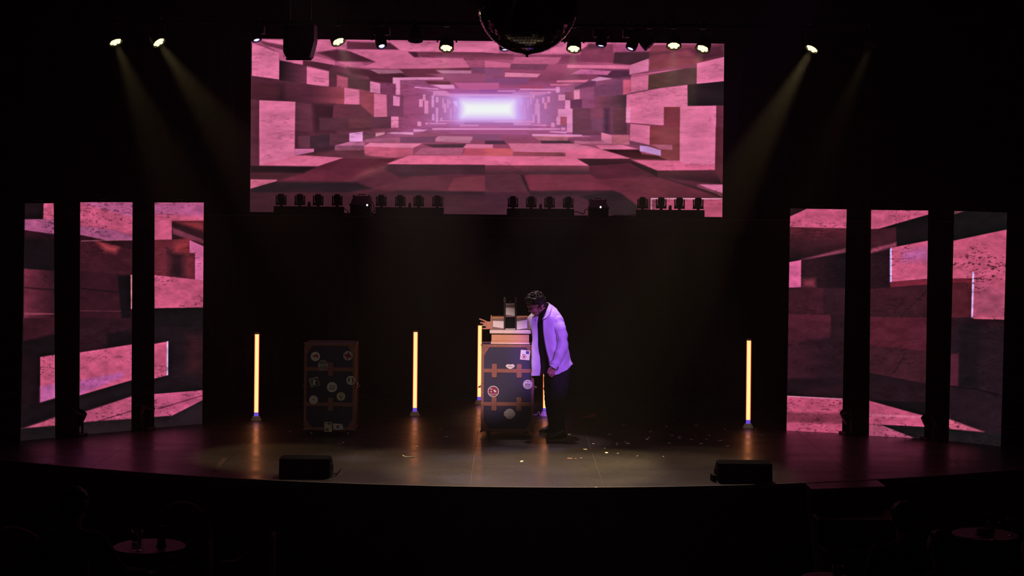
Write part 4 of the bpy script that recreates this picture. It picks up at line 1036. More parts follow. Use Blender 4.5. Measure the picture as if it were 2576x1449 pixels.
for i, xx in enumerate((1382.6, 1387, 1391.4, 1395.6)):
    body.append(c((1392.5+i*1.3,918,hl), .016, (xx,930.5,hl-.004), .0112))
    ends = ((1380.2,939.5,1382.0,945.5), (1385.0,942,1386.4,948.6), (1389.8,942,1390.6,948.2), (1394.4,939.5,1394.6,944.8))[i]
    body.append(c((xx,930.5,hl-.004), .0082, (ends[0],ends[1],hl-.012), .0076)); body.append(c((ends[0],ends[1],hl-.012), .0074, (ends[2],ends[3],hl), .0062))
body.append(c((1389,922,hl-.012), .013, (1379.6,930,hl-.024), .0098)); body.append(c((1379.6,930,hl-.024), .0092, (1377.4,938.5,hl-.024), .0072))
blob('body', body, SKIN, 0.005, man, O, 2)
BODY = bpy.data.objects['body']
def onskin(px, py, lift=.001):
    o_ = Vector((0, 0, CAMH)); t_ = P(px, py, 17.0); dr = (t_-o_).normalized()
    bpy.context.view_layer.update()
    ok, loc, nrm, _ = BODY.ray_cast(o_-Vector(O), dr)
    return (loc+Vector(O)-dr*lift) if ok else P(px, py, PY-.08)
EYE = mat('eye_dark', (28, 22, 20), .9, spec=.05)
MB().tube([onskin(1334.6+i*.7, 777.2+.35*math.sin(i*.5)) for i in range(8)], [.0012,.0026,.0034,.0036,.0034,.003,.0024,.0014], 8).build('eye', EYE, man, off=O, smooth=True)
MB().tube([onskin(1331.6+i*1.15, 774.9-.5*math.sin(i*.42)) for i in range(9)], [.002,.0036,.0042,.0044,.0044,.004,.0034,.0026,.0014], 8).build('eyebrow', HAIR, man, off=O, smooth=True)
MB().tube([onskin(1338.6+i*.8, 787.2+.1*i) for i in range(6)], [.001,.0022,.0026,.0026,.0022,.001], 8).build('mouth', mat('lip', (96, 52, 48), .5), man, off=O, smooth=True)
# hair: cap plus curls
hp = [('e', W(1351,755,hd), (.104,.090,.086)), ('e', W(1362,762,hd), (.058,.084,.064)), c((1358,768,hd-.066), .015, (1354.5,774.5,hd-.064), .008),
      ('e', W(1336,756,hd), (.066,.074,.050))]
hr_ = random.Random(3)
for i in range(150):
    t = hr_.uniform(0, 2*math.pi); u = hr_.uniform(-.05, 1)
    k_ = math.sqrt(max(0, 1-u*u))
    q = W(1349, 757, hd)+Vector((math.cos(t)*k_*.104, math.sin(t)*k_*.088, u*.090))
    if q.x < W(1334, 757).x and q.z < W(1334, 758).z: continue
    tan = Vector((-1, -.25, .35 if u > .5 else -.1)).normalized()
    n_ = Vector((math.cos(t)*k_, math.sin(t)*k_, u))
    tan = (tan-n_*tan.dot(n_)*.7)
    e = q+tan*hr_.uniform(.025, .05)+n_*hr_.uniform(.0, .014)+Vector((0, 0, hr_.uniform(-.01, .008)))
    hp.append(('c', q, hr_.uniform(.009,.015), e, hr_.uniform(.004,.007)))
for i in range(22):
    q = W(1324+i*1.5, 759-i*.30+hr_.uniform(-4,3), hd+hr_.uniform(-.065,.055)); hp.append(('c', q, hr_.uniform(.012,.017), q+Vector((hr_.uniform(-.034,-.012), -.006, hr_.uniform(-.016,.006))), .006))
blob('hair', hp, HAIR, 0.0045, man, O, 1, .004, 45)
# black tee and trousers
blob('tee', [c((1366,784,-.01), .063, (1378,797,.03), .082), c((1380,802,.03), .09, (1392,850,.03), .134), c((1392,850,.03), .136, (1399,915,.03), .136), c((1399,915,.03), .136, (1402,940,.03), .13),
      c((1380,808,.03), .085, (1352,808,.15), .072), c((1380,808,.03), .085, (1404,808,-.07), .070)], TEE, .011, man, O, 5, .004, 14)
tro = [c((1400,925,.03), .138, (1402,945,.03), .136), c((1392,938,.12), .108, (1386,1005,.17), .078), c((1386,1005,.17), .076, (1392,1062,.23), .062), c((1392,1062,.23), .062, (1394,1076,.235), .066),
       c((1410,938,-.03), .112, (1404,1012,-.12), .082), c((1404,1012,-.12), .080, (1406,1076,-.185), .068), c((1406,1076,-.185), .068, (1407,1087,-.19), .072)]
blob('trousers', tro, TROU, .010, man, O, 4, .010, 13)
def shoe(toe, heel, Yd):
    y = PY+Yd; a = Vector((toe, y-.03, 0)); b = Vector((heel, y+.01, 0)); d = b-a
    at = lambda t, z, r: (a+d*t+Vector((0, 0, z)), r)
    up = [(.0,.028,.020),(.18,.036,.032),(.42,.046,.040),(.62,.070,.042),(.82,.082,.044),(.95,.058,.036)]
    pr_ = []
    for i in range(len(up)-1):
        p0, r0 = at(up[i][0], up[i][1]+.006, up[i][2]); p1, r1 = at(up[i+1][0], up[i+1][1]+.006, up[i+1][2])
        pr_.append(('c', p0, r0, p1, r1))
    sh = blob('shoe', pr_, SHOE, .006, man, O, 3)
    n_ = Vector((-d.y, d.x, 0)).normalized()
    out = []
    for t, wd in ((-.09,.0),(-.06,.022),(0,.034),(.2,.046),(.4,.044),(.6,.038),(.85,.042),(1.0,.036),(1.05,.018)): out.append((t, wd))
    L_ = [tuple((a+d*t+n_*w_)[:2]) for t, w_ in out]+[tuple((a+d*t-n_*w_)[:2]) for t, w_ in out[::-1][:-1]]
    MB().prismz(L_, .002, .016).build('sole', mat('sole_tan', (120, 96, 80), .6), sh, off=O)
shoe(F(1377,1107).x, F(1420,1098).x, -.235)
shoe(F(1359,1088).x, F(1403,1084).x, .27)
# open shirt
rows_ = [
 [(1353,797,-.04),(1349,791,.03),(1352,786,.07),(1357,781,.11),(1372,766,.11),(1381,765,.03),(1379,774,-.05),(1372,787,-.085),(1366,801,-.10)],
 [(1352,806,-.05),(1331,798,.08),(1338,790,.17),(1350,785,.24),(1384,772,.20),(1402,781,.05),(1404,791,-.10),(1386,799,-.15),(1366,807,-.125)],
 [(1352,832,-.07),(1337.5,829,.0),(1347,826,.12),(1358,822,.26),(1402,808,.25),(1420,812,.07),(1413,825,-.10),(1391,835,-.175),(1367,838,-.14)],
 [(1355,872,-.08),(1338.5,870,-.055),(1351,868,.04),(1364,865,.24),(1408,858,.25),(1427,863,.05),(1416,872,-.12),(1396,875,-.18),(1373,876,-.15)],
 [(1358,910,-.08),(1338.5,908,-.06),(1351.5,907,.04),(1366,905,.24),(1412,900,.25),(1434,900,.05),(1424,908,-.11),(1404,912,-.18),(1383,914,-.15)],
 [(1358,946,-.07),(1338.5,946.5,-.055),(1352,944,.04),(1366,940,.22),(1418,926,.24),(1440,916,.05),(1431,928,-.10),(1411,939,-.16),(1392,945,-.15)]]
sh_ = sheet('shirt', [[W(*p) for p in r] for r in rows_], SHIRT, man, O, 64, 60, .004, .012, 9)
def sleeve(name, path, rad, m, seed=0):
    pts = catmull([W(*p) for p in path], 48); rs = np.interp(np.linspace(0, 1, 48), np.linspace(0, 1, len(rad)), rad)
    rs = [float(r)*(1+.04*math.sin(i*.9+seed)+.03*math.sin(i*.43)) for i, r in enumerate(rs)]
    mb = MB().tube(pts, rs, 32)
    for i, v in enumerate(mb.v): mb.v[i] = Vector(v)+mnoise.noise_vector(Vector(v)*13)*.012+mnoise.noise_vector(Vector(v)*34)*.006
    return mb.build(name, m, sh_, off=O, smooth=True)
sleeve('sleeve', [(1392,800,-.04),(1404,809,-.100),(1410,833,-.145),(1414.5,866,-.17),(1406,894,-.195),(1394.5,919,-.212)], [.046,.062,.066,.064,.058,.050], SHIRT)
sleeve('sleeve', [(1356,803,.13),(1346,806,.165),(1336,811,.185),(1326.5,814,.19)], [.070,.076,.074,.068], SHIRT, 2)
cu = [W(1395.5,916.5,-.212), W(1390.5,924.5,-.216)]
MB().cyl(cu[0], cu[1], .050, .047, 20).build('cuff', SHIRT, sh_, off=O, smooth=False)
sheet('collar', [[W(*p) for p in r] for r in [
  [(1366,800,-.105),(1372,786,-.095),(1378,773,-.06),(1381,763,.02),(1372,763,.10),(1358,778,.12),(1352,790,.06),(1352,798,-.02)],
  [(1364,804,-.150),(1377,797,-.160),(1385,781,-.110),(1389,770,.02),(1378,767,.14),(1355,782,.17),(1343,794,.10),(1348,805,-.045)]]], SHIRT, sh_, O, 40, 8, .005, .002)
sheet('placket', [[W(*p) for p in r] for r in [
  [(1366,807,-.130),(1369,806,-.137)], [(1367,838,-.146),(1371,838,-.158)], [(1373,876,-.157),(1377.5,876,-.170)], [(1383,914,-.157),(1387,913.5,-.172)], [(1392,944.5,-.156),(1396,944,-.168)]]], SHIRT, sh_, O, 4, 30, .004)

# ------------------------------------------------------------------ glowing tube lamps
def tube_mat():
    m = bpy.data.materials.new('glow_shell'); m.use_nodes = True; nt = m.node_tree; nt.nodes.clear()
    o = nt.nodes.new('ShaderNodeOutputMaterial'); mx = nt.nodes.new('ShaderNodeMixShader'); e = nt.nodes.new('ShaderNodeEmission'); t = nt.nodes.new('ShaderNodeBsdfTransparent')
    e.inputs[0].default_value = (1.0, 0.13, 0.05, 1); e.inputs[1].default_value = 1.0; mx.inputs[0].default_value = 0.42
    nt.links.new(t.outputs[0], mx.inputs[1]); nt.links.new(e.outputs[0], mx.inputs[2]); nt.links.new(mx.outputs[0], o.inputs[0])
    m.cycles.emission_sampling = 'NONE'
    return m
SHELL = tube_mat(); CORE = emat('glow_core', (1.0, 0.34, 0.125), 4.6, 'FRONT')
VIO = emat('violet_collar', (0.16, 0.08, 0.75), 0.9, 'NONE')
CAPM = mat('tube_cap', (190, 140, 110), .5); BASEM = mat('tube_base', (232, 222, 210), .55)
tl0 = thing('tube_lamp', 'glowing orange tube lamp standing left of the unlit trunk', 'lamp', F(644.5, 1057), 0, 'glowing orange floor tubes')
MB().lathe([(.064, 0), (.063, .006), (.040, .050)], 28).build('base', BASEM, tl0)
MB().lathe([(.026, .050), (.026, .092)], 20).build('collar', VIO, tl0, smooth=True)
MB().lathe([(.0215, .095), (.0215, 1.02)], 20).build('glow_core', CORE, tl0, smooth=True)
MB().lathe([(.029, .092), (.029, 1.025)], 24, caps=False).build('tube', SHELL, tl0, smooth=True)
MB().lathe([(.029, 1.022), (.030, 1.036), (.026, 1.042)], 24).build('cap', CAPM, tl0)
for (x, y), lb in (((1043.5, 1045), 'glowing orange tube lamp standing between the two trunks'), ((1205.5, 1016), 'glowing orange tube lamp behind the left edge of the lit trunk'),
                   ((1371, 1045.5), 'glowing orange tube lamp half hidden behind the man and the lit trunk'), ((1882, 1076), 'glowing orange tube lamp standing alone on the right side of the stage')):
    dup(tl0, F(x, y), None, lb)
b0 = F(1371, 1045.5)
tag(MB().tube(catmull([b0+Vector((-.065,0,.012)), b0+Vector((-.075,.0,.045)), b0+Vector((-.09,.02,.03)), b0+Vector((-.10,.03,.006)), b0+Vector((-.16,.05,.006))], 14), .005, 6).build('lamp_cable', mat('white_cable', (190, 180, 160), .6)), 'pale power cable curling from the tube lamp behind the trunk', 'cable')

# ------------------------------------------------------------------ stage monitors
def monitor(px0, px1, py, lab):
    a, b = F(px0, py), F(px1, py); wd = b.x-a.x; y = (a.y+b.y)/2
    r = thing('stage_monitor', lab, 'speaker', ((a.x+b.x)/2, y, 0), 0, 'wedge monitors at the stage edge')
    prof = [(0, 0), (.30, 0), (.34, .06), (.16, .185), (.02, .175)]
    h = wd/2
    v = [(-h, yy, zz) for yy, zz in prof]+[(h, yy, zz) for yy, zz in prof]; n = 5
    mb = MB(); mb.add(v, [tuple(range(n)), tuple(range(2*n-1, n-1, -1))]+[(i, i+n, (i+1)%n+n, (i+1)%n) for i in range(n)])
    mb.build('cabinet', mat('monitor_black', (9, 9, 9), .9, spec=.1), r, bevel=.006)
    mb = MB(); mb.add([(-h+.02, .345, .065), (h-.02, .345, .065), (h-.02, .168, .188), (-h+.02, .168, .188), (-h+.02, .337, .055), (h-.02, .337, .055), (h-.02, .16, .178), (-h+.02, .16, .178)], [(0,1,2,3),(7,6,5,4),(0,4,5,1),(1,5,6,2),(2,6,7,3),(3,7,4,0)])
    mb.build('grille', mat('grille', (22, 22, 22), .7), r)
    for sx in (-1, 1): MB().box(sx*h-.004, sx*h+.004, .10, .18, .09, .12).build('handle', RUBBER, r)
    MB().box(-.05, .05, -.003, .001, .05, .11).build('socket_plate', mat('plate', (26, 26, 27), .4), r)
    return r, h
r_, h = monitor(700.5, 829, 1203, 'black wedge stage monitor at the front edge near the unlit trunk')
c0 = r_.location
tag(MB().tube(catmull([c0+Vector((h+.01,.03,.006)), c0+Vector((h+.03,.10,.03)), c0+Vector((h+.045,.2,.012)), c0+Vector((h+.05,.5,.006))], 12), .006, 6).build('monitor_cable', RUBBER), 'black cable beside the left stage monitor', 'cable')
r_, h = monitor(1808, 1943, 1215, 'black wedge stage monitor at the front edge on the right side')
c0 = r_.location
tag(MB().prismz([(-h-.015+c0.x, c0.y+.02), (-h-.045+c0.x, c0.y+.05), (-h-.06+c0.x, c0.y+.14), (-h-.02+c0.x, c0.y+.1)], .0, .06).build('cable_plug_box', RUBBER), 'small black plug box beside the right stage monitor', 'plug')

# ------------------------------------------------------------------ litter on the stage
SCR = mat('scrap_paper', (246, 236, 206), .7); SCR2 = mat('scrap_pink', (196, 130, 110), .7)
sc5 = [(485,234,34,7),(860,234,20,12),(1005,299,20,12),(1205,278,32,16),(928,316,18,9),(928,328,28,9),(1030,317,40,14),(708,320,26,8),(632,371,38,10),(830,405,28,18),(45,485,34,16),(1240,208,30,5),
 (1222,261,14,9),(1410,316,30,8),(1438,242,34,5),(1505,257,30,6),(1508,268,26,5),(1617,283,26,6),(1705,319,34,6),(1757,278,16,8),(1782,242,14,7),(1887,291,38,5),(1950,345,30,7),(1925,188,18,5),
 (1660,152,34,4),(1388,162,20,5),(990,148,18,6),(2213,180,14,6),(2270,243,16,5),(735,723,30,8),(935,410,12,5),(455,263,22,7),(1117,436,12,4),(1357,441,16,5),(815,362,14,4)]
spots_ = [(1300+x/3.68, 1030+y/3.68, w_/3.68, h_/3.68) for x, y, w_, h_ in sc5]+[(560+x/3.788, 1030+y/3.788, w_/3.788, h_/3.788) for x, y, w_, h_ in
 ((647,211,30,7),(1148,319,24,16),(1112,328,18,5),(2078,190,22,12),(2132,263,34,12),(2473,279,36,9),(1850,358,24,10),(2342,355,12,6))]
def scrap(px, py, wp, hp, m, lab, grp):
    p = F(px, py); k = p.y/FPX; wd = max(.02, wp*k); dp = min(.09, max(.02, hp*k*p.y/CAMH*.75))
    r = rnd.uniform(-.5, .5); n = rnd.randint(4, 6); pts = []
    for i in range(n):
        a = 2*math.pi*i/n+rnd.uniform(-.25, .25)+.7; s = rnd.uniform(.8, 1.15)
        x, y = wd*.58*s*math.cos(a), dp*.58*s*math.sin(a); pts.append((x*math.cos(r)-y*math.sin(r)*.3, y*math.cos(r)+x*math.sin(r)*.3))
    mb = MB(); tl_ = rnd.uniform(.0, .006)
    v = [(x, y, .0015+tl_*(1+x/wd)*.8) for x, y in pts]; v2 = [(x, y, z+.0012) for x, y, z in v]
    mb.add(v+v2, [tuple(range(n-1, -1, -1)), tuple(range(n, 2*n))]+[(i, (i+1)%n, (i+1)%n+n, i+n) for i in range(n)])
    o = mb.build('paper_scrap', m); o.location = p
    return tag(o, lab, 'paper scrap', grp)
ORD = ['first','second','third','fourth','fifth','sixth','seventh','eighth','ninth','tenth','eleventh','twelfth','thirteenth','fourteenth','fifteenth','sixteenth','seventeenth','eighteenth','nineteenth','twentieth']
ORD += ['twenty-'+o for o in ORD[:9]]+['thirtieth']+['thirty-'+o for o in ORD[:9]]
zones = [(0, 800, 'left of the unlit trunk'), (800, 1000, 'in front of the unlit trunk'), (1000, 1230, 'between the two trunks'), (1230, 1400, 'in front of the lit trunk'),
         (1400, 1640, 'just right of the man'), (1640, 1800, 'halfway to the right lamp'), (1800, 2600, 'near the right tube lamp')]
for a_, b_, where in zones:
    grp_ = sorted(q for q in spots_ if a_ <= q[0] < b_)
    for i, q in enumerate(grp_):
        lab = 'single cream paper scrap on the floor '+where if len(grp_) == 1 else 'cream paper scrap, %s from the left of those %s' % (ORD[i], where)
        scrap(*q, SCR, lab, 'cream paper scraps on the stage')
for x, y, w_, h_, lab in ((490,456,56,8,'longest of three pinkish paper strips lying in front of the man'),(595,455,20,7,'rightmost of three pinkish paper strips lying in front of the man'),(545,458,16,5,'smallest pinkish paper strip, between the two others in front of the man')):
    scrap(1300+x/3.68, 1030+y/3.68, w_/3.68, h_/3.68, SCR2, lab, 'pink paper strips on the stage')
tag(MB().tube(catmull([F(1013,1146)+Vector((0,0,.004)), F(1018,1149)+Vector((0,0,.004)), F(1030,1150.5)+Vector((0,0,.004)), F(1044,1150)+Vector((0,0,.004))], 12), .004, 6).build('paper_streamer', SCR), 'thin curled paper streamer on the floor before the middle tube lamp', 'streamer')
RC = mat('red_cloth', (120, 44, 48), .8)
a = F(1463, 1050); y = a.y
tag(sheet('red_strap', [[F(1463,1051)+Vector((0,0,.004)), F(1478,1049)+Vector((0,0,.010)), F(1492,1047)+Vector((0,0,.03)), F(1498,1047)+Vector((0,0,.035)), F(1499,1051)+Vector((0,0,.004))],
   [F(1464,1052.5)+Vector((0,0,.004)), F(1480,1052)+Vector((0,0,.006)), F(1492,1050.5)+Vector((0,0,.016)), F(1496,1051)+Vector((0,0,.018)), F(1496,1053.5)+Vector((0,0,.004))]], RC, None, (0,0,0), 16, 5, .004), 'dull red cloth strap lying on the floor behind the man', 'strap')
ta, tb_ = F(541, 1184), F(567, 1152); wv = Vector((.025, 0, 0))
tag(MB().prismz([tuple((ta-wv)[:2]), tuple((ta+wv)[:2]), tuple((tb_+wv)[:2]), tuple((tb_-wv)[:2])], .0, .0012).build('floor_tape', mat('red_tape', (66, 26, 26), .8)), 'dull red tape mark on the floor left of the left stage monitor', 'tape')
tag(MB().tube(catmull([F(1888-4+k*1.6, 1157+k*1.9)+Vector((0,0,.004+.004*math.sin(k))) for k in range(6)], 16), .006, 6).build('orange_ribbon', SCR2), 'short curled ribbon on the floor behind the right stage monitor', 'ribbon')

# ------------------------------------------------------------------ lights standing on the ledge
LB_ = mat('lamp_black', (17, 16, 17), .45, spec=.4); LENS = mat('lens_glass', (70, 66, 70), .15, spec=.8); BRK = mat('bracket_grey', (120, 106, 104), .45)
LY = 20.15
def head_bar(heads, xb0, xb1, pyb, lab, olive=0):
    cen = P((xb0+xb1)/2, pyb, LY); r = thing('moving_head_bar', lab, 'stage light', (cen.x, LY, LZ), 0, 'four-headed light bars on the ledge')
    O = Vector(r.location); k = LY/FPX; hw = (xb1-xb0)/2*k
    MB().box(-hw, hw, -.06, .06, .012, .118).build('bar', LB_, r, bevel=.004)
    for sx in (-1, 1): MB().box(sx*hw*.7-.03, sx*hw*.7+.03, -.07, .07, 0, .014).build('foot', RUBBER, r)
    for sx in (-.55, .28): MB().box(sx*hw-.018, sx*hw+.018, -.063, -.059, .035, .07).build('nameplate', mat('plate_grey', (84, 84, 80), .5), r)
    for hx in heads:
        x = P(hx, pyb, LY).x-O.x
        hd_ = MB().lathe([(.032, -.065), (.046, -.05), (.049, .0), (.047, .03), (.038, .05), (.018, .057)], 18, Matrix.Translation((x, 0, .228)) @ Matrix.Rotation(.15, 4, 'X')).build('head', LB_, r, smooth=True)
        yk = MB().box(x-.068, x-.054, -.022, .022, .145, .258).box(x+.054, x+.068, -.022, .022, .145, .258).box(x-.070, x+.070, -.022, .022, .132, .15)
        yk.build('yoke', LB_, hd_, bevel=.003)
        MB().prism([(x-.054,.15),(x+.054,.15),(x+.054,.19),(x+.044,.168),(x-.044,.168),(x-.054,.19)], -.0225, -.012).build('bracket', BRK, hd_)
        MB().lathe([(.02, 0), (.02, .016)], 12, Matrix.Translation((x, 0, .117))).build('swivel', BRK, hd_)
        MB().lathe([(.0, .0), (.03, .002), (.03, .012)], 14, Matrix.Translation((x, -.042, .20)) @ Matrix.Rotation(1.9, 4, 'X'), caps=False).build('lens', LENS, hd_, smooth=True)
    MB().box(-.018, .018, -.03, .03, .118, .165).box(-.009, .014, -.02, .02, .165, .178).build('hook_clamp', LB_, r)
    return r
head_bar((707,754,800,848), 690, 865, 540, 'four-headed moving light bar at the left end of the ledge')
head_bar((959,1007,1053,1100), 945, 1116, 541, 'four-headed moving light bar on the ledge right of the left hazer')
head_bar((1290,1336,1382,1429), 1275, 1444, 543, 'four-headed moving light bar on the ledge left of the right hazer')
head_bar((1616,1663,1709,1756), 1600, 1771, 546, 'four-headed moving light bar at the right end of the ledge')
def hazer(px0, px1, pyt, pyb, led_px, lab):
    Yh = 20.05; k = Yh/FPX; cen = P((px0+px1)/2, pyb, Yh); r = thing('haze_machine', lab, 'haze machine', (cen.x, Yh, LZ), 0, 'haze machines on the ledge')
    hw = (px1-px0)/2*k; ht = (pyb-pyt)*k
    mb = MB(); v = []
    for x, s in ((-1, 1), (1, 1)):
        v += [(x*hw, 0, 0), (x*hw, .34, 0), (x*hw*.86, .36, ht), (x*hw*.78, .14, ht), (x*hw, 0, ht*.55)]
    n = 5; mb.add(v, [tuple(range(n-1, -1, -1)), tuple(range(n, 2*n))]+[(i, (i+1)%n, (i+1)%n+n, i+n) for i in range(n)])
    mb.build('housing', mat('hazer_case', (26, 25, 25), .5), r, bevel=.006)
    for sx in (-1, 1):
        MB().ball((sx*hw*.76, .15, ht-.004), .014, 8, 6).build('corner_bumper', RUBBER, r); MB().ball((sx*hw*.97, .02, ht*.55), .016, 8, 6).build('corner_bumper', RUBBER, r)
        MB().box(sx*hw*.85-.02, sx*hw*.85+.02, .02, .30, -.001, .004).build('foot', RUBBER, r)
    MB().tube([(-.04, .2, ht-.01), (-.04, .2, ht+.02), (.04, .2, ht+.02), (.04, .2, ht-.01)], .007, 8).build('carry_handle', STEEL, r)
    MB().box(-hw*.72, hw*.72, -.004, .002, ht*.18, ht*.5).build('control_panel', mat('panel_dark', (12, 12, 12), .3), r)
    q = P(led_px[0], led_px[1], Yh-.01)-Vector(r.location)
    MB().ball((q.x, -.004, q.z), (.011, .006, .013), 10, 7).build('status_light', emat('status_led', (.85, .85, 1.0), 3.0, 'NONE'), r)
    MB().box(q.x-.035, q.x+.015, -.004, .001, .025, .05).build('nameplate', mat('plate_grey', (84, 84, 80), .5), r)
    return r
hz1 = hazer(880, 931, 490, 541, (923.5, 516), 'black haze machine with a lit status lamp on the left half of the ledge')
hz2 = hazer(1481, 1531, 497, 543.5, (1511, 521), 'black haze machine with a lit status lamp on the right half of the ledge')
for pts, lb in ((((931,505),(938,512),(941,525),(938,535),(932,538),(944,530)), 'thin black cable looping beside the left haze machine'),
            (((1444,533),(1455,534),(1468,538),(1472,528),(1478,527),(1482,532)), 'thin black cable looping beside the right haze machine'),
            (((865,525),(870,527),(876,533),(872,540),(880,541)), 'thin black cable between the leftmost light bar and the left haze machine'),
            (((1535,544),(1555,541),(1575,543),(1590,541),(1602,542)), 'thin black cable lying between the right haze machine and the rightmost light bar')):
    tag(MB().tube(catmull([P(x, y, 20.0) for x, y in pts], 22), .006, 6).build('ledge_cable', RUBBER), lb, 'cable')

# ------------------------------------------------------------------ overhead pipe and hanging lights
TY = 17.0
ZP = P(1288, 62, TY).z
tag(MB().tube([(-5.6, TY, ZP), (5.6, TY, ZP)], .026, 12).build('lighting_pipe', BLACK), 'long black lighting pipe above the stage', 'pipe')
GLOW = emat('par_glow', (1.0, 0.84, 0.34), 2.6, 'NONE'); BGLOW = emat('beam_glow', (.45, .42, 1.0), 2.6, 'NONE')
def hang(px, py, target, kind, lab, power=0.0, color=(1, .78, .3), angle=26, lit=True, grp=None):
    p = P(px, py, TY)
    d = (Vector(target)-p).normalized()
    r = thing('par_light' if kind == 'par' else 'beam_light', lab, 'stage light', (p.x, TY, ZP), 0, grp)
    O = Vector(r.location)
    R = d.to_track_quat('Z', 'Y').to_matrix().to_4x4(); M = Matrix.Translation(p) @ R
    MB().box(p.x-.03, p.x+.03, TY-.04, TY+.04, ZP-.03, ZP+.045).build('clamp', BLACK, r, off=O)
    sx = .105 if kind == 'par' else .095
    mid = p-d*.07
    yk = MB(); yk.tube([(mid.x-sx, mid.y, mid.z), (mid.x-sx, TY, ZP-.05), (mid.x+sx, TY, ZP-.05), (mid.x+sx, mid.y, mid.z)], .009, 8)
    yk.build('yoke', BLACK, r, off=O)
    if kind == 'par':
        MB().lathe([(.030, -.15), (.060, -.13), (.078, -.06), (.082, .0), (.084, .012), (.074, .012), (.070, -.004), (.001, -.006)], 22, M, caps=False).build('housing', LB_, r, off=O, smooth=False)
        le = MB()
        pos = [(0, 0)]+[(.043*math.cos(k*math.pi/3), .043*math.sin(k*math.pi/3)) for k in range(6)]
        for x, y in pos: le.lathe([(.0205, -.004), (.019, .008), (.010, .013)], 12, M @ Matrix.Translation((x, y, 0)))
        le.build('lens_cluster', GLOW if lit else LENS, r, off=O, smooth=False)
    else:
        MB().lathe([(.028, -.16), (.055, -.14), (.064, -.05), (.060, .01), (.048, .02), (.040, .02), (.038, .004), (.001, .003)], 20, M, caps=False).build('housing', LB_, r, off=O, smooth=False)
        MB().lathe([(.033, .004), (.030, .012), (.012, .018)], 16, M).build('lens', BGLOW if lit else LENS, r, off=O, smooth=False)
        MB().box(p.x-.09, p.x+.09, TY-.06, TY+.06, ZP-.13, ZP-.04).build('base', LB_, r, off=O, bevel=.006)
    if power:
        spot('lamp', p+d*.03, target, power*KP, color, angle, .6, .045, r)
    return r
WY = (1.0, .75, .33); BV = (.42, .42, 1.0); KP = 1.5
g1, g2 = 'lit warm par lights on the pipe', 'violet-white beam lights on the pipe'
FL = Vector
for px, py, tg, pw, ang, lb in (
  (290.5, 105, (-2.3, 15.6, 0), 260, 24, 'leftmost lit warm par light, tilted, hanging in the dark'),
  (399, 106, (-.5, 15.4, 0), 340, 24, 'second lit warm par light from the left, hanging in the dark'),
  (851, 104, (.1, 15.0, 0), 330, 33, 'small lit warm par light right of the hanging speaker'),
  (1123, 120, (-1.0, 14.9, 0), 260, 35, 'lit warm par light left of the mirror ball'),
  (1443.5, 122, (.3, 14.9, 0), 340, 35, 'lit warm par light right of the mirror ball'),
  (1695, 114, (1.5, 14.95, 0), 270, 34, 'small lit warm par light above the right part of the upper screen'),
  (1768, 121.5, (.5, 15.0, 0), 420, 26, 'lit warm par light at the top right corner of the upper screen'),
  (2043, 122, (.7, 15.6, 0), 800, 20, 'rightmost lit warm par light with a long visible beam')):
    hang(px, py, tg, 'par', lb, pw, WY if ang < 30 else (1.0, .73, .53), ang, True, g1)
hang(2192, 112, (1.9, 15.9, 0), 'par', 'dim par light near the right end of the pipe', 170, WY, 18, False, g1)
for px, py, tg, pw, lb in (
  (645, 98, (-1.5, 15.5, 0), 40, 'violet-white beam light at the top left corner of the upper screen'), (960, 114, (-.4, 14.4, 0), 60, 'violet-white beam light between the hanging speaker and the mirror ball'),
  (1270, 122, (-.05, 16.2, 0), 60, 'violet-white beam light half behind the mirror ball'), (1512, 112, (.4, 16.2, 0), 70, 'small violet-white beam light just right of the mirror ball'),
  (1587, 120, (-.5, 15.6, 0), 90, 'bright violet-white beam light above the right part of the screen')):
    hang(px, py, tg, 'beam', lb, pw*4, BV, 6.5, True, g2)
for px, py, tg, lb in ((1045, 100, (-1.2, 15.9, 0), 'unlit par light above the left half of the screen'),
                       (1634, 113, (3.6, 16.6, 2.2), 'unlit par light turned aside right of the bright beam light'), (1330, 100, (.3, 18, 1), 'unlit par light behind the mirror ball')):
    hang(px, py, tg, 'par', lb, 0, WY, 20, False)
hs = thing('hanging_speaker', 'black loudspeaker hanging in front of the top left of the upper screen', 'speaker', (P(754, 60, 17.2).x, 17.2, ZP))
a, b = P(716, 60, 17.2), P(783, 146, 17.2); O = hs.location
MB().prism([(a.x, a.z), (b.x+.04, a.z), (b.x+.04, b.z+.18), (b.x, b.z+.02), (b.x-.02, b.z), (a.x+.03, b.z), (a.x, b.z+.06)], 17.1, 17.4).build('cabinet', CASE, hs, off=O, bevel=.006)
MB().box(a.x+.01, b.x-.01, 17.09, 17.102, b.z+.06, a.z-.02).build('grille', mat('grille', (22, 22, 22)), hs, off=O)
MB().tube([(a.x+.02, 17.2, b.z-.012), (b.x, 17.2, b.z-.012)], .014, 8).build('bracket_bar', BLACK, hs, off=O)
for x in (a.x+.05, b.x-.02): MB().box(x-.015, x+.015, 17.17, 17.23, a.z, ZP+.4).build('hanger', BLACK, hs, off=O)
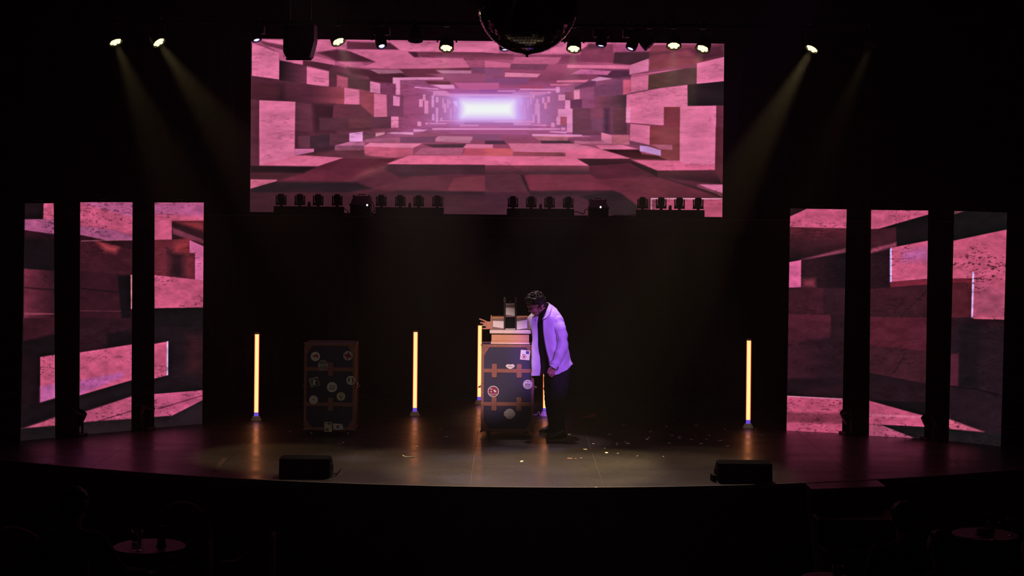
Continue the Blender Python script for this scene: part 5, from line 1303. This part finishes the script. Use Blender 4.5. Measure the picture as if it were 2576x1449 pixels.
# mirror ball
BYm = 14.6
bc = P(1327, 9, BYm); br_ = 126*BYm/FPX
mbb = thing('mirror_ball', 'large mirror ball hanging at the top centre of the picture', 'mirror ball', tuple(bc))
O = bc
MIR = mat('mirror_tile', (110, 110, 112), .06, metal=1.0, var=.04)
mb = MB(); nv = 46
mrd = random.Random(5)
for i in range(nv):
    la0, la1 = -math.pi/2+math.pi*(i+.06)/nv, -math.pi/2+math.pi*(i+.94)/nv
    nu = max(6, int(2*nv*math.cos((la0+la1)/2)))
    for k in range(nu):
        t0, t1 = 2*math.pi*(k+.06)/nu, 2*math.pi*(k+.94)/nu
        q = [Vector((math.cos(l)*math.cos(t), math.cos(l)*math.sin(t), math.sin(l)))*br_ for l, t in ((la0,t0),(la0,t1),(la1,t1),(la1,t0))]
        cc = sum(q, Vector())/4; n = cc.normalized(); J = Matrix.Rotation(mrd.uniform(-.03,.03), 3, Vector((mrd.uniform(-1,1), mrd.uniform(-1,1), mrd.uniform(-1,1))))
        top = [cc+J@(x-cc)+n*.004 for x in q]
        mb.add(top, [(0,1,2,3)])
o = mb.build('mirror_tiles', MIR, mbb); o['kind'] = 'stuff'
MB().ball((0,0,0), br_-.001, 40, 26).build('core', mat('ball_core', (10,10,10), .8), mbb, smooth=True)
MB().lathe([(.0, -br_-.035), (.014, -br_-.03), (.012, -br_-.012), (.06, -br_+.002), (.11, -br_+.012)], 18, caps=False).build('bottom_finial', BLACK, mbb, smooth=True)
MB().tube([(0,0,br_-.01), (0,0,8.2-bc.z)], .012, 8).build('hanging_rod', STEEL, mbb)

# ------------------------------------------------------------------ small lights on the floor between the LED columns
def floorlight(px, py, turn, lab):
    p = F(px, py); r = thing('floor_light', lab, 'stage light', tuple(p), turn, 'floor lights between the LED columns')
    MB().box(-.08, .08, -.07, .07, .0, .03).build('base', LB_, r, bevel=.004)
    for s in (-1, 1): MB().box(-.012, .012, s*.075-.006, s*.075+.006, .02, .20).build('yoke_arm', LB_, r)
    h_ = MB().lathe([(.04, -.10), (.068, -.07), (.075, .03), (.072, .075), (.066, .075), (.064, .05), (.002, .048)], 18, Matrix.Translation((0, 0, .20)) @ Matrix.Rotation(.5, 4, 'Y'), caps=False).build('head', LB_, r)
    MB().box(-.09, -.06, -.03, .03, .16, .22).build('rear_box', LB_, h_)
    return r
floorlight(196, 1097, -.4, 'small black floor light between the first and second LED columns')
floorlight(368, 1081, -.4, 'small black floor light between the second and third LED columns')
floorlight(2133, 1092, 3.5, 'small black floor light between the fourth and fifth LED columns')
floorlight(2338, 1106, 3.5, 'small black floor light between the fifth and sixth LED columns')

# ------------------------------------------------------------------ the dark house: chairs, tables, glasses and spectators
UPH = mat('red_fabric', (120, 34, 40), .8, spec=.2, sheen=.2); TOPM = mat('table_top', (70, 30, 34), .45); GLASS = mat('drink_glass', (225, 230, 230), .05, trans=.9, var=.02)
WOODD = mat('dark_wood', (46, 26, 20), .5)
def tub_chair(loc, rz, lab):
    """back towards local +y"""
    r = thing('tub_chair', lab, 'chair', loc, rz, 'red tub chairs in the house')
    n = 22; mb = MB()
    for i in range(n+1):
        t = math.radians(-25+230*i/n); ct, st_ = math.cos(t), math.sin(t)
        top = .64+.27*max(0, st_)**1.3
        for rr, zz in ((.25, .40), (.27, top), (.305, top+.01), (.31, top-.03), (.30, .22), (.25, .22)): mb.v.append((rr*ct, rr*st_*.95, zz))
    for i in range(n):
        for k in range(6): mb.f.append((i*6+k, i*6+(k+1)%6, (i+1)*6+(k+1)%6, (i+1)*6+k))
    mb.f.append(tuple(range(5, -1, -1))); mb.f.append(tuple(n*6+k for k in range(6)))
    mb.build('shell', UPH, r, smooth=True)
    MB().lathe([(.01, .22), (.245, .22), (.25, .40), (.22, .455), (.02, .465)], 24).build('seat', UPH, r, smooth=True)
    for a_ in (.6, 2.5, 3.8, 5.6): MB().cyl((.17*math.cos(a_), .17*math.sin(a_), .23), (.21*math.cos(a_), .21*math.sin(a_), 0), .022, .014, 10).build('leg', WOODD, r)
    return r
def round_table(loc, rad, lab):
    r = thing('round_table', lab, 'table', loc, 0, 'small round tables in the house')
    MB().lathe([(.0, .69), (rad-.01, .69), (rad, .70), (rad, .715), (rad-.008, .72), (.0, .72)], 36, caps=False).build('table_top', TOPM, r)
    MB().lathe([(.03, .02), (.03, .69)], 14).build('column', BLACK, r); MB().lathe([(.20, 0), (.20, .012), (.04, .03)], 24).build('base', BLACK, r)
    return r
def tumbler(loc, lab, h=.10, rr=.045):
    r = thing('glass', lab, 'glass', loc, 0)
    MB().lathe([(rr*.8, 0), (rr, h), (rr-.003, h), (rr*.8-.003, .012), (.0, .012)], 20, caps=False).build('bowl', GLASS, r, smooth=True)
    MB().lathe([(.0, .0), (rr*.8, 0.0)], 20, caps=False).build('foot', GLASS, r); MB().lathe([(.0, .013), (rr*.8-.004, .014), (rr*.9-.004, h*.5), (.0, h*.5)], 20, caps=False).build('drink', mat('drink', (150, 90, 60), .1, trans=.6), r)
    return r
def stem_glass(loc, lab):
    r = thing('glass', lab, 'glass', loc, 0)
    MB().lathe([(.03, 0), (.03, .003), (.004, .008)], 18).build('foot', GLASS, r); MB().lathe([(.004, .006), (.004, .08)], 8).build('stem', GLASS, r)
    MB().lathe([(.004, .08), (.03, .10), (.042, .13), (.045, .15), (.043, .15), (.028, .105), (.0, .085)], 18, caps=False).build('bowl', GLASS, r, smooth=True)
    return r
def menu(loc, rz, lab):
    r = thing('menu_holder', lab, 'menu', loc, rz); MB().box(-.04, .04, -.02, .02, 0, .012).build('foot', BLACK, r)
    MB().box(-.032, .032, -.003, .003, .012, .16).build('card', mat('menu_card', (120, 116, 120), .4), r)
    MB().box(-.02, .02, -.0045, -.003, .11, .135).box(-.022, .022, -.0045, -.003, .05, .056).box(-.022, .022, -.0045, -.003, .066, .072).build('print', INK, r)
    return r
def spectator(loc, rz, lab, coat, hairc, scale=1.0, arm=0.0, lean=0.0):
    """seated, looking along local +y; loc on the house floor"""
    r = thing('person', lab, 'person', loc, rz, 'seated spectators')
    r.scale = (scale,)*3
    h = lean
    sk = [('e', (0, .06+h, 1.24), (.076, .095, .105)), ('c', (0, .10+h, 1.17), .045, (0, .13+h, 1.15), .03), ('c', (0, .155+h, 1.22), .013, (0, .165+h, 1.205), .015), ('e', (.078, .05+h, 1.22), (.011, .02, .032)), ('e', (-.078, .05+h, 1.22), (.011, .02, .032)),
          ('c', (0, .03+h, 1.15), .052, (0, 0, 1.05), .06), ('c', (0, 0, 1.0), .10, (0, -.04, .62), .13), ('c', (0, -.04, .58), .13, (0, -.04, .56), .13)]
    ct = [('c', (-.10, .0, .98), .095, (.10, .0, .98), .095), ('c', (0, -.01, .98), .13, (0, -.05, .60), .155), ('c', (-.07, -.05, .6), .12, (.07, -.05, .6), .12), ('c', (0, .01+h*.5, 1.06), .06, (0, 0, 1.03), .07)]
    tr_ = []
    for s in (-1, 1):
        out = arm if s > 0 else 0.0
        e = Vector((s*(.25+out*.4), .03+out*.2, .76)); wv = Vector((s*(.17+out*1.2), .26, .73)); sh = Vector((s*.185, 0, 1.0))
        sk += [('c', sh, .05, e, .042), ('c', e, .04, wv, .028)]; ct += [('c', sh, .072, e, .062), ('c', e, .060, e+(wv-e)*.92, .045)]
        for k in range(4): sk += [('c', wv, .026, wv+Vector((s*(-.02+.014*k)-.0, .075, -.006)), .0125), ('c', wv+Vector((s*(-.02+.014*k), .075, -.006)), .010, wv+Vector((s*(-.022+.016*k), .115-.006*abs(k-1), -.026)), .008)]
        sk += [('c', wv, .02, wv+Vector((-s*.04, .055, .004)), .010)]
        for lst, a1, a2, a3 in ((sk, .07, .055, .04), (tr_, .088, .07, .055)):
            lst += [('c', (s*.09, -.02, .53), a1, (s*.12, .40, .52), a2), ('c', (s*.12, .40, .52), a2, (s*.12, .40, .10), a3)]
    tr_ += [('c', (-.08, -.04, .55), .11, (.08, -.04, .55), .11)]
    blob('body', sk, SKIN, .011, r, smooth=2); blob('jacket', ct, coat, .013, r, smooth=3, wob=.008, wscale=9); blob('trousers', tr_, TROU, .013, r, smooth=3)
    for s in (-1, 1): blob('shoe', [('c', (s*.12, .40, .045), .045, (s*.13, .54, .032), .030)], SHOE, .01, r, smooth=2)
    hp_ = [('e', (0, .035+h, 1.275), (.088, .100, .092)), ('e', (0, .0+h, 1.22), (.082, .075, .075))]
    q = random.Random(int(abs(loc[0])*100))
    for i in range(40):
        t, u = q.uniform(0, 6.28), q.uniform(-.3, 1); k = math.sqrt(1-u*u)
        if math.sin(t)*k > .55 and u < .5: continue
        a_ = Vector((.086*math.cos(t)*k, .03+h+.098*math.sin(t)*k, 1.27+.09*u)); hp_.append(('c', a_, .014, a_+Vector((q.uniform(-.01,.01), q.uniform(-.01,.01), -.012)), .008))
    blob('hair', hp_, hairc, .009, r, smooth=1, wob=.004, wscale=30)
    return r
GCOAT = mat('green_jacket', (54, 60, 46), .85); GRCOAT = mat('grey_jacket', (86, 86, 88), .85); BKCOAT = mat('black_jacket', (22, 22, 23), .85); HDARK = mat('hair_dark', (36, 28, 20), .55, bump=.4); HBL = mat('hair_sandy', (96, 76, 44), .55, bump=.4)
lt = F(375, 1373, AF+.72); round_table((lt.x, lt.y, AF), .285, 'small round table with a rocks glass and a menu holder at lower left')
def on(px, py, z=AF+.72): return tuple(F(px, py, z))
tumbler(on(344, 1364), 'rocks glass on the left round table'); menu(on(406, 1374), .2, 'upright menu holder on the left round table')
stem_glass(on(346, 1386), 'stemmed glass near the front edge of the left round table')
tub_chair((P(442, 1300, 12.75).x, 12.75, AF), 0.0, 'red tub chair with its rounded back behind the left round table')
tub_chair((P(598, 1300, 11.75).x, 11.75, AF), -1.35, 'red tub chair seen side-on right of the left round table')
pl = P(182, 1260, 11.0)
tub_chair((P(70, 1300, 11.7).x, 11.75, AF), .9, 'red tub chair at the left picture edge beside the seated spectator')
spectator((pl.x, 11.0, AF), -.25, 'seated spectator in a dark green jacket at lower left, back to us', GCOAT, HDARK, 1.02, .22)
rt = F(2478, 1343, AF+.72); round_table((rt.x, rt.y, AF), .27, 'small round table with glasses at the right picture edge')
stem_glass(on(2500, 1358), 'stemmed glass on the right round table'); menu(on(2490, 1337), .1, 'upright card on the right round table'); stem_glass(on(2543, 1348), 'second stemmed glass at the far right of the right round table')
tag(MB().prism([(-.05, 0), (.05, 0), (.02, .06), (-.03, .06)], -.03, .03).build('table_tent', mat('tent_dark', (22, 20, 20), .6)), 'small dark tent card on the right round table', 'card').location = on(2470, 1346)
tag(MB().box(-.06, .06, -.04, .04, 0, .003).build('napkin', PAPER), 'pale napkin lying on the right round table', 'napkin').location = on(2452, 1351)
p1 = P(2278, 1300, 10.9)
spectator((p1.x, 10.9, AF), .1, 'seated spectator in black right of the stage steps', BKCOAT, HDARK, 1.0)
p2 = P(2372, 1340, 10.1)
spectator((p2.x, 10.1, AF), 0.15, 'sandy-haired spectator in front of the right round table', BKCOAT, HBL, .97)
p3 = P(2560, 1400, 11.0)
spectator((p3.x+.04, 10.7, AF), .5, 'spectator in a grey jacket cut off by the right picture edge', GRCOAT, HDARK, .86)
tub_chair((P(2445, 1420, 11.9).x, 11.95, AF), 2.6, 'red tub chair at the lower right behind the spectators')
bt = F(2078, 1452, AF+.72); round_table((bt.x, bt.y, AF), .18, 'small round table cut off by the bottom edge, with a candle glass')
tumbler((bt.x+.08, bt.y-.02, AF+.72), 'small glass on the round table at the bottom edge', .09, .042)
tag(MB().box(-.05, .05, -.03, .03, 0, .004).build('coaster', PAPER), 'pale paper on the round table at the bottom edge', 'paper').location = (bt.x+.11, bt.y-.10, AF+.72)
S.cycles.use_denoising = True
S.cycles.max_bounces = 5; S.cycles.diffuse_bounces = 2; S.cycles.glossy_bounces = 3; S.cycles.volume_bounces = 0
S.cycles.transmission_bounces = 4; S.cycles.transparent_max_bounces = 8
S.cycles.sample_clamp_indirect = 4.0
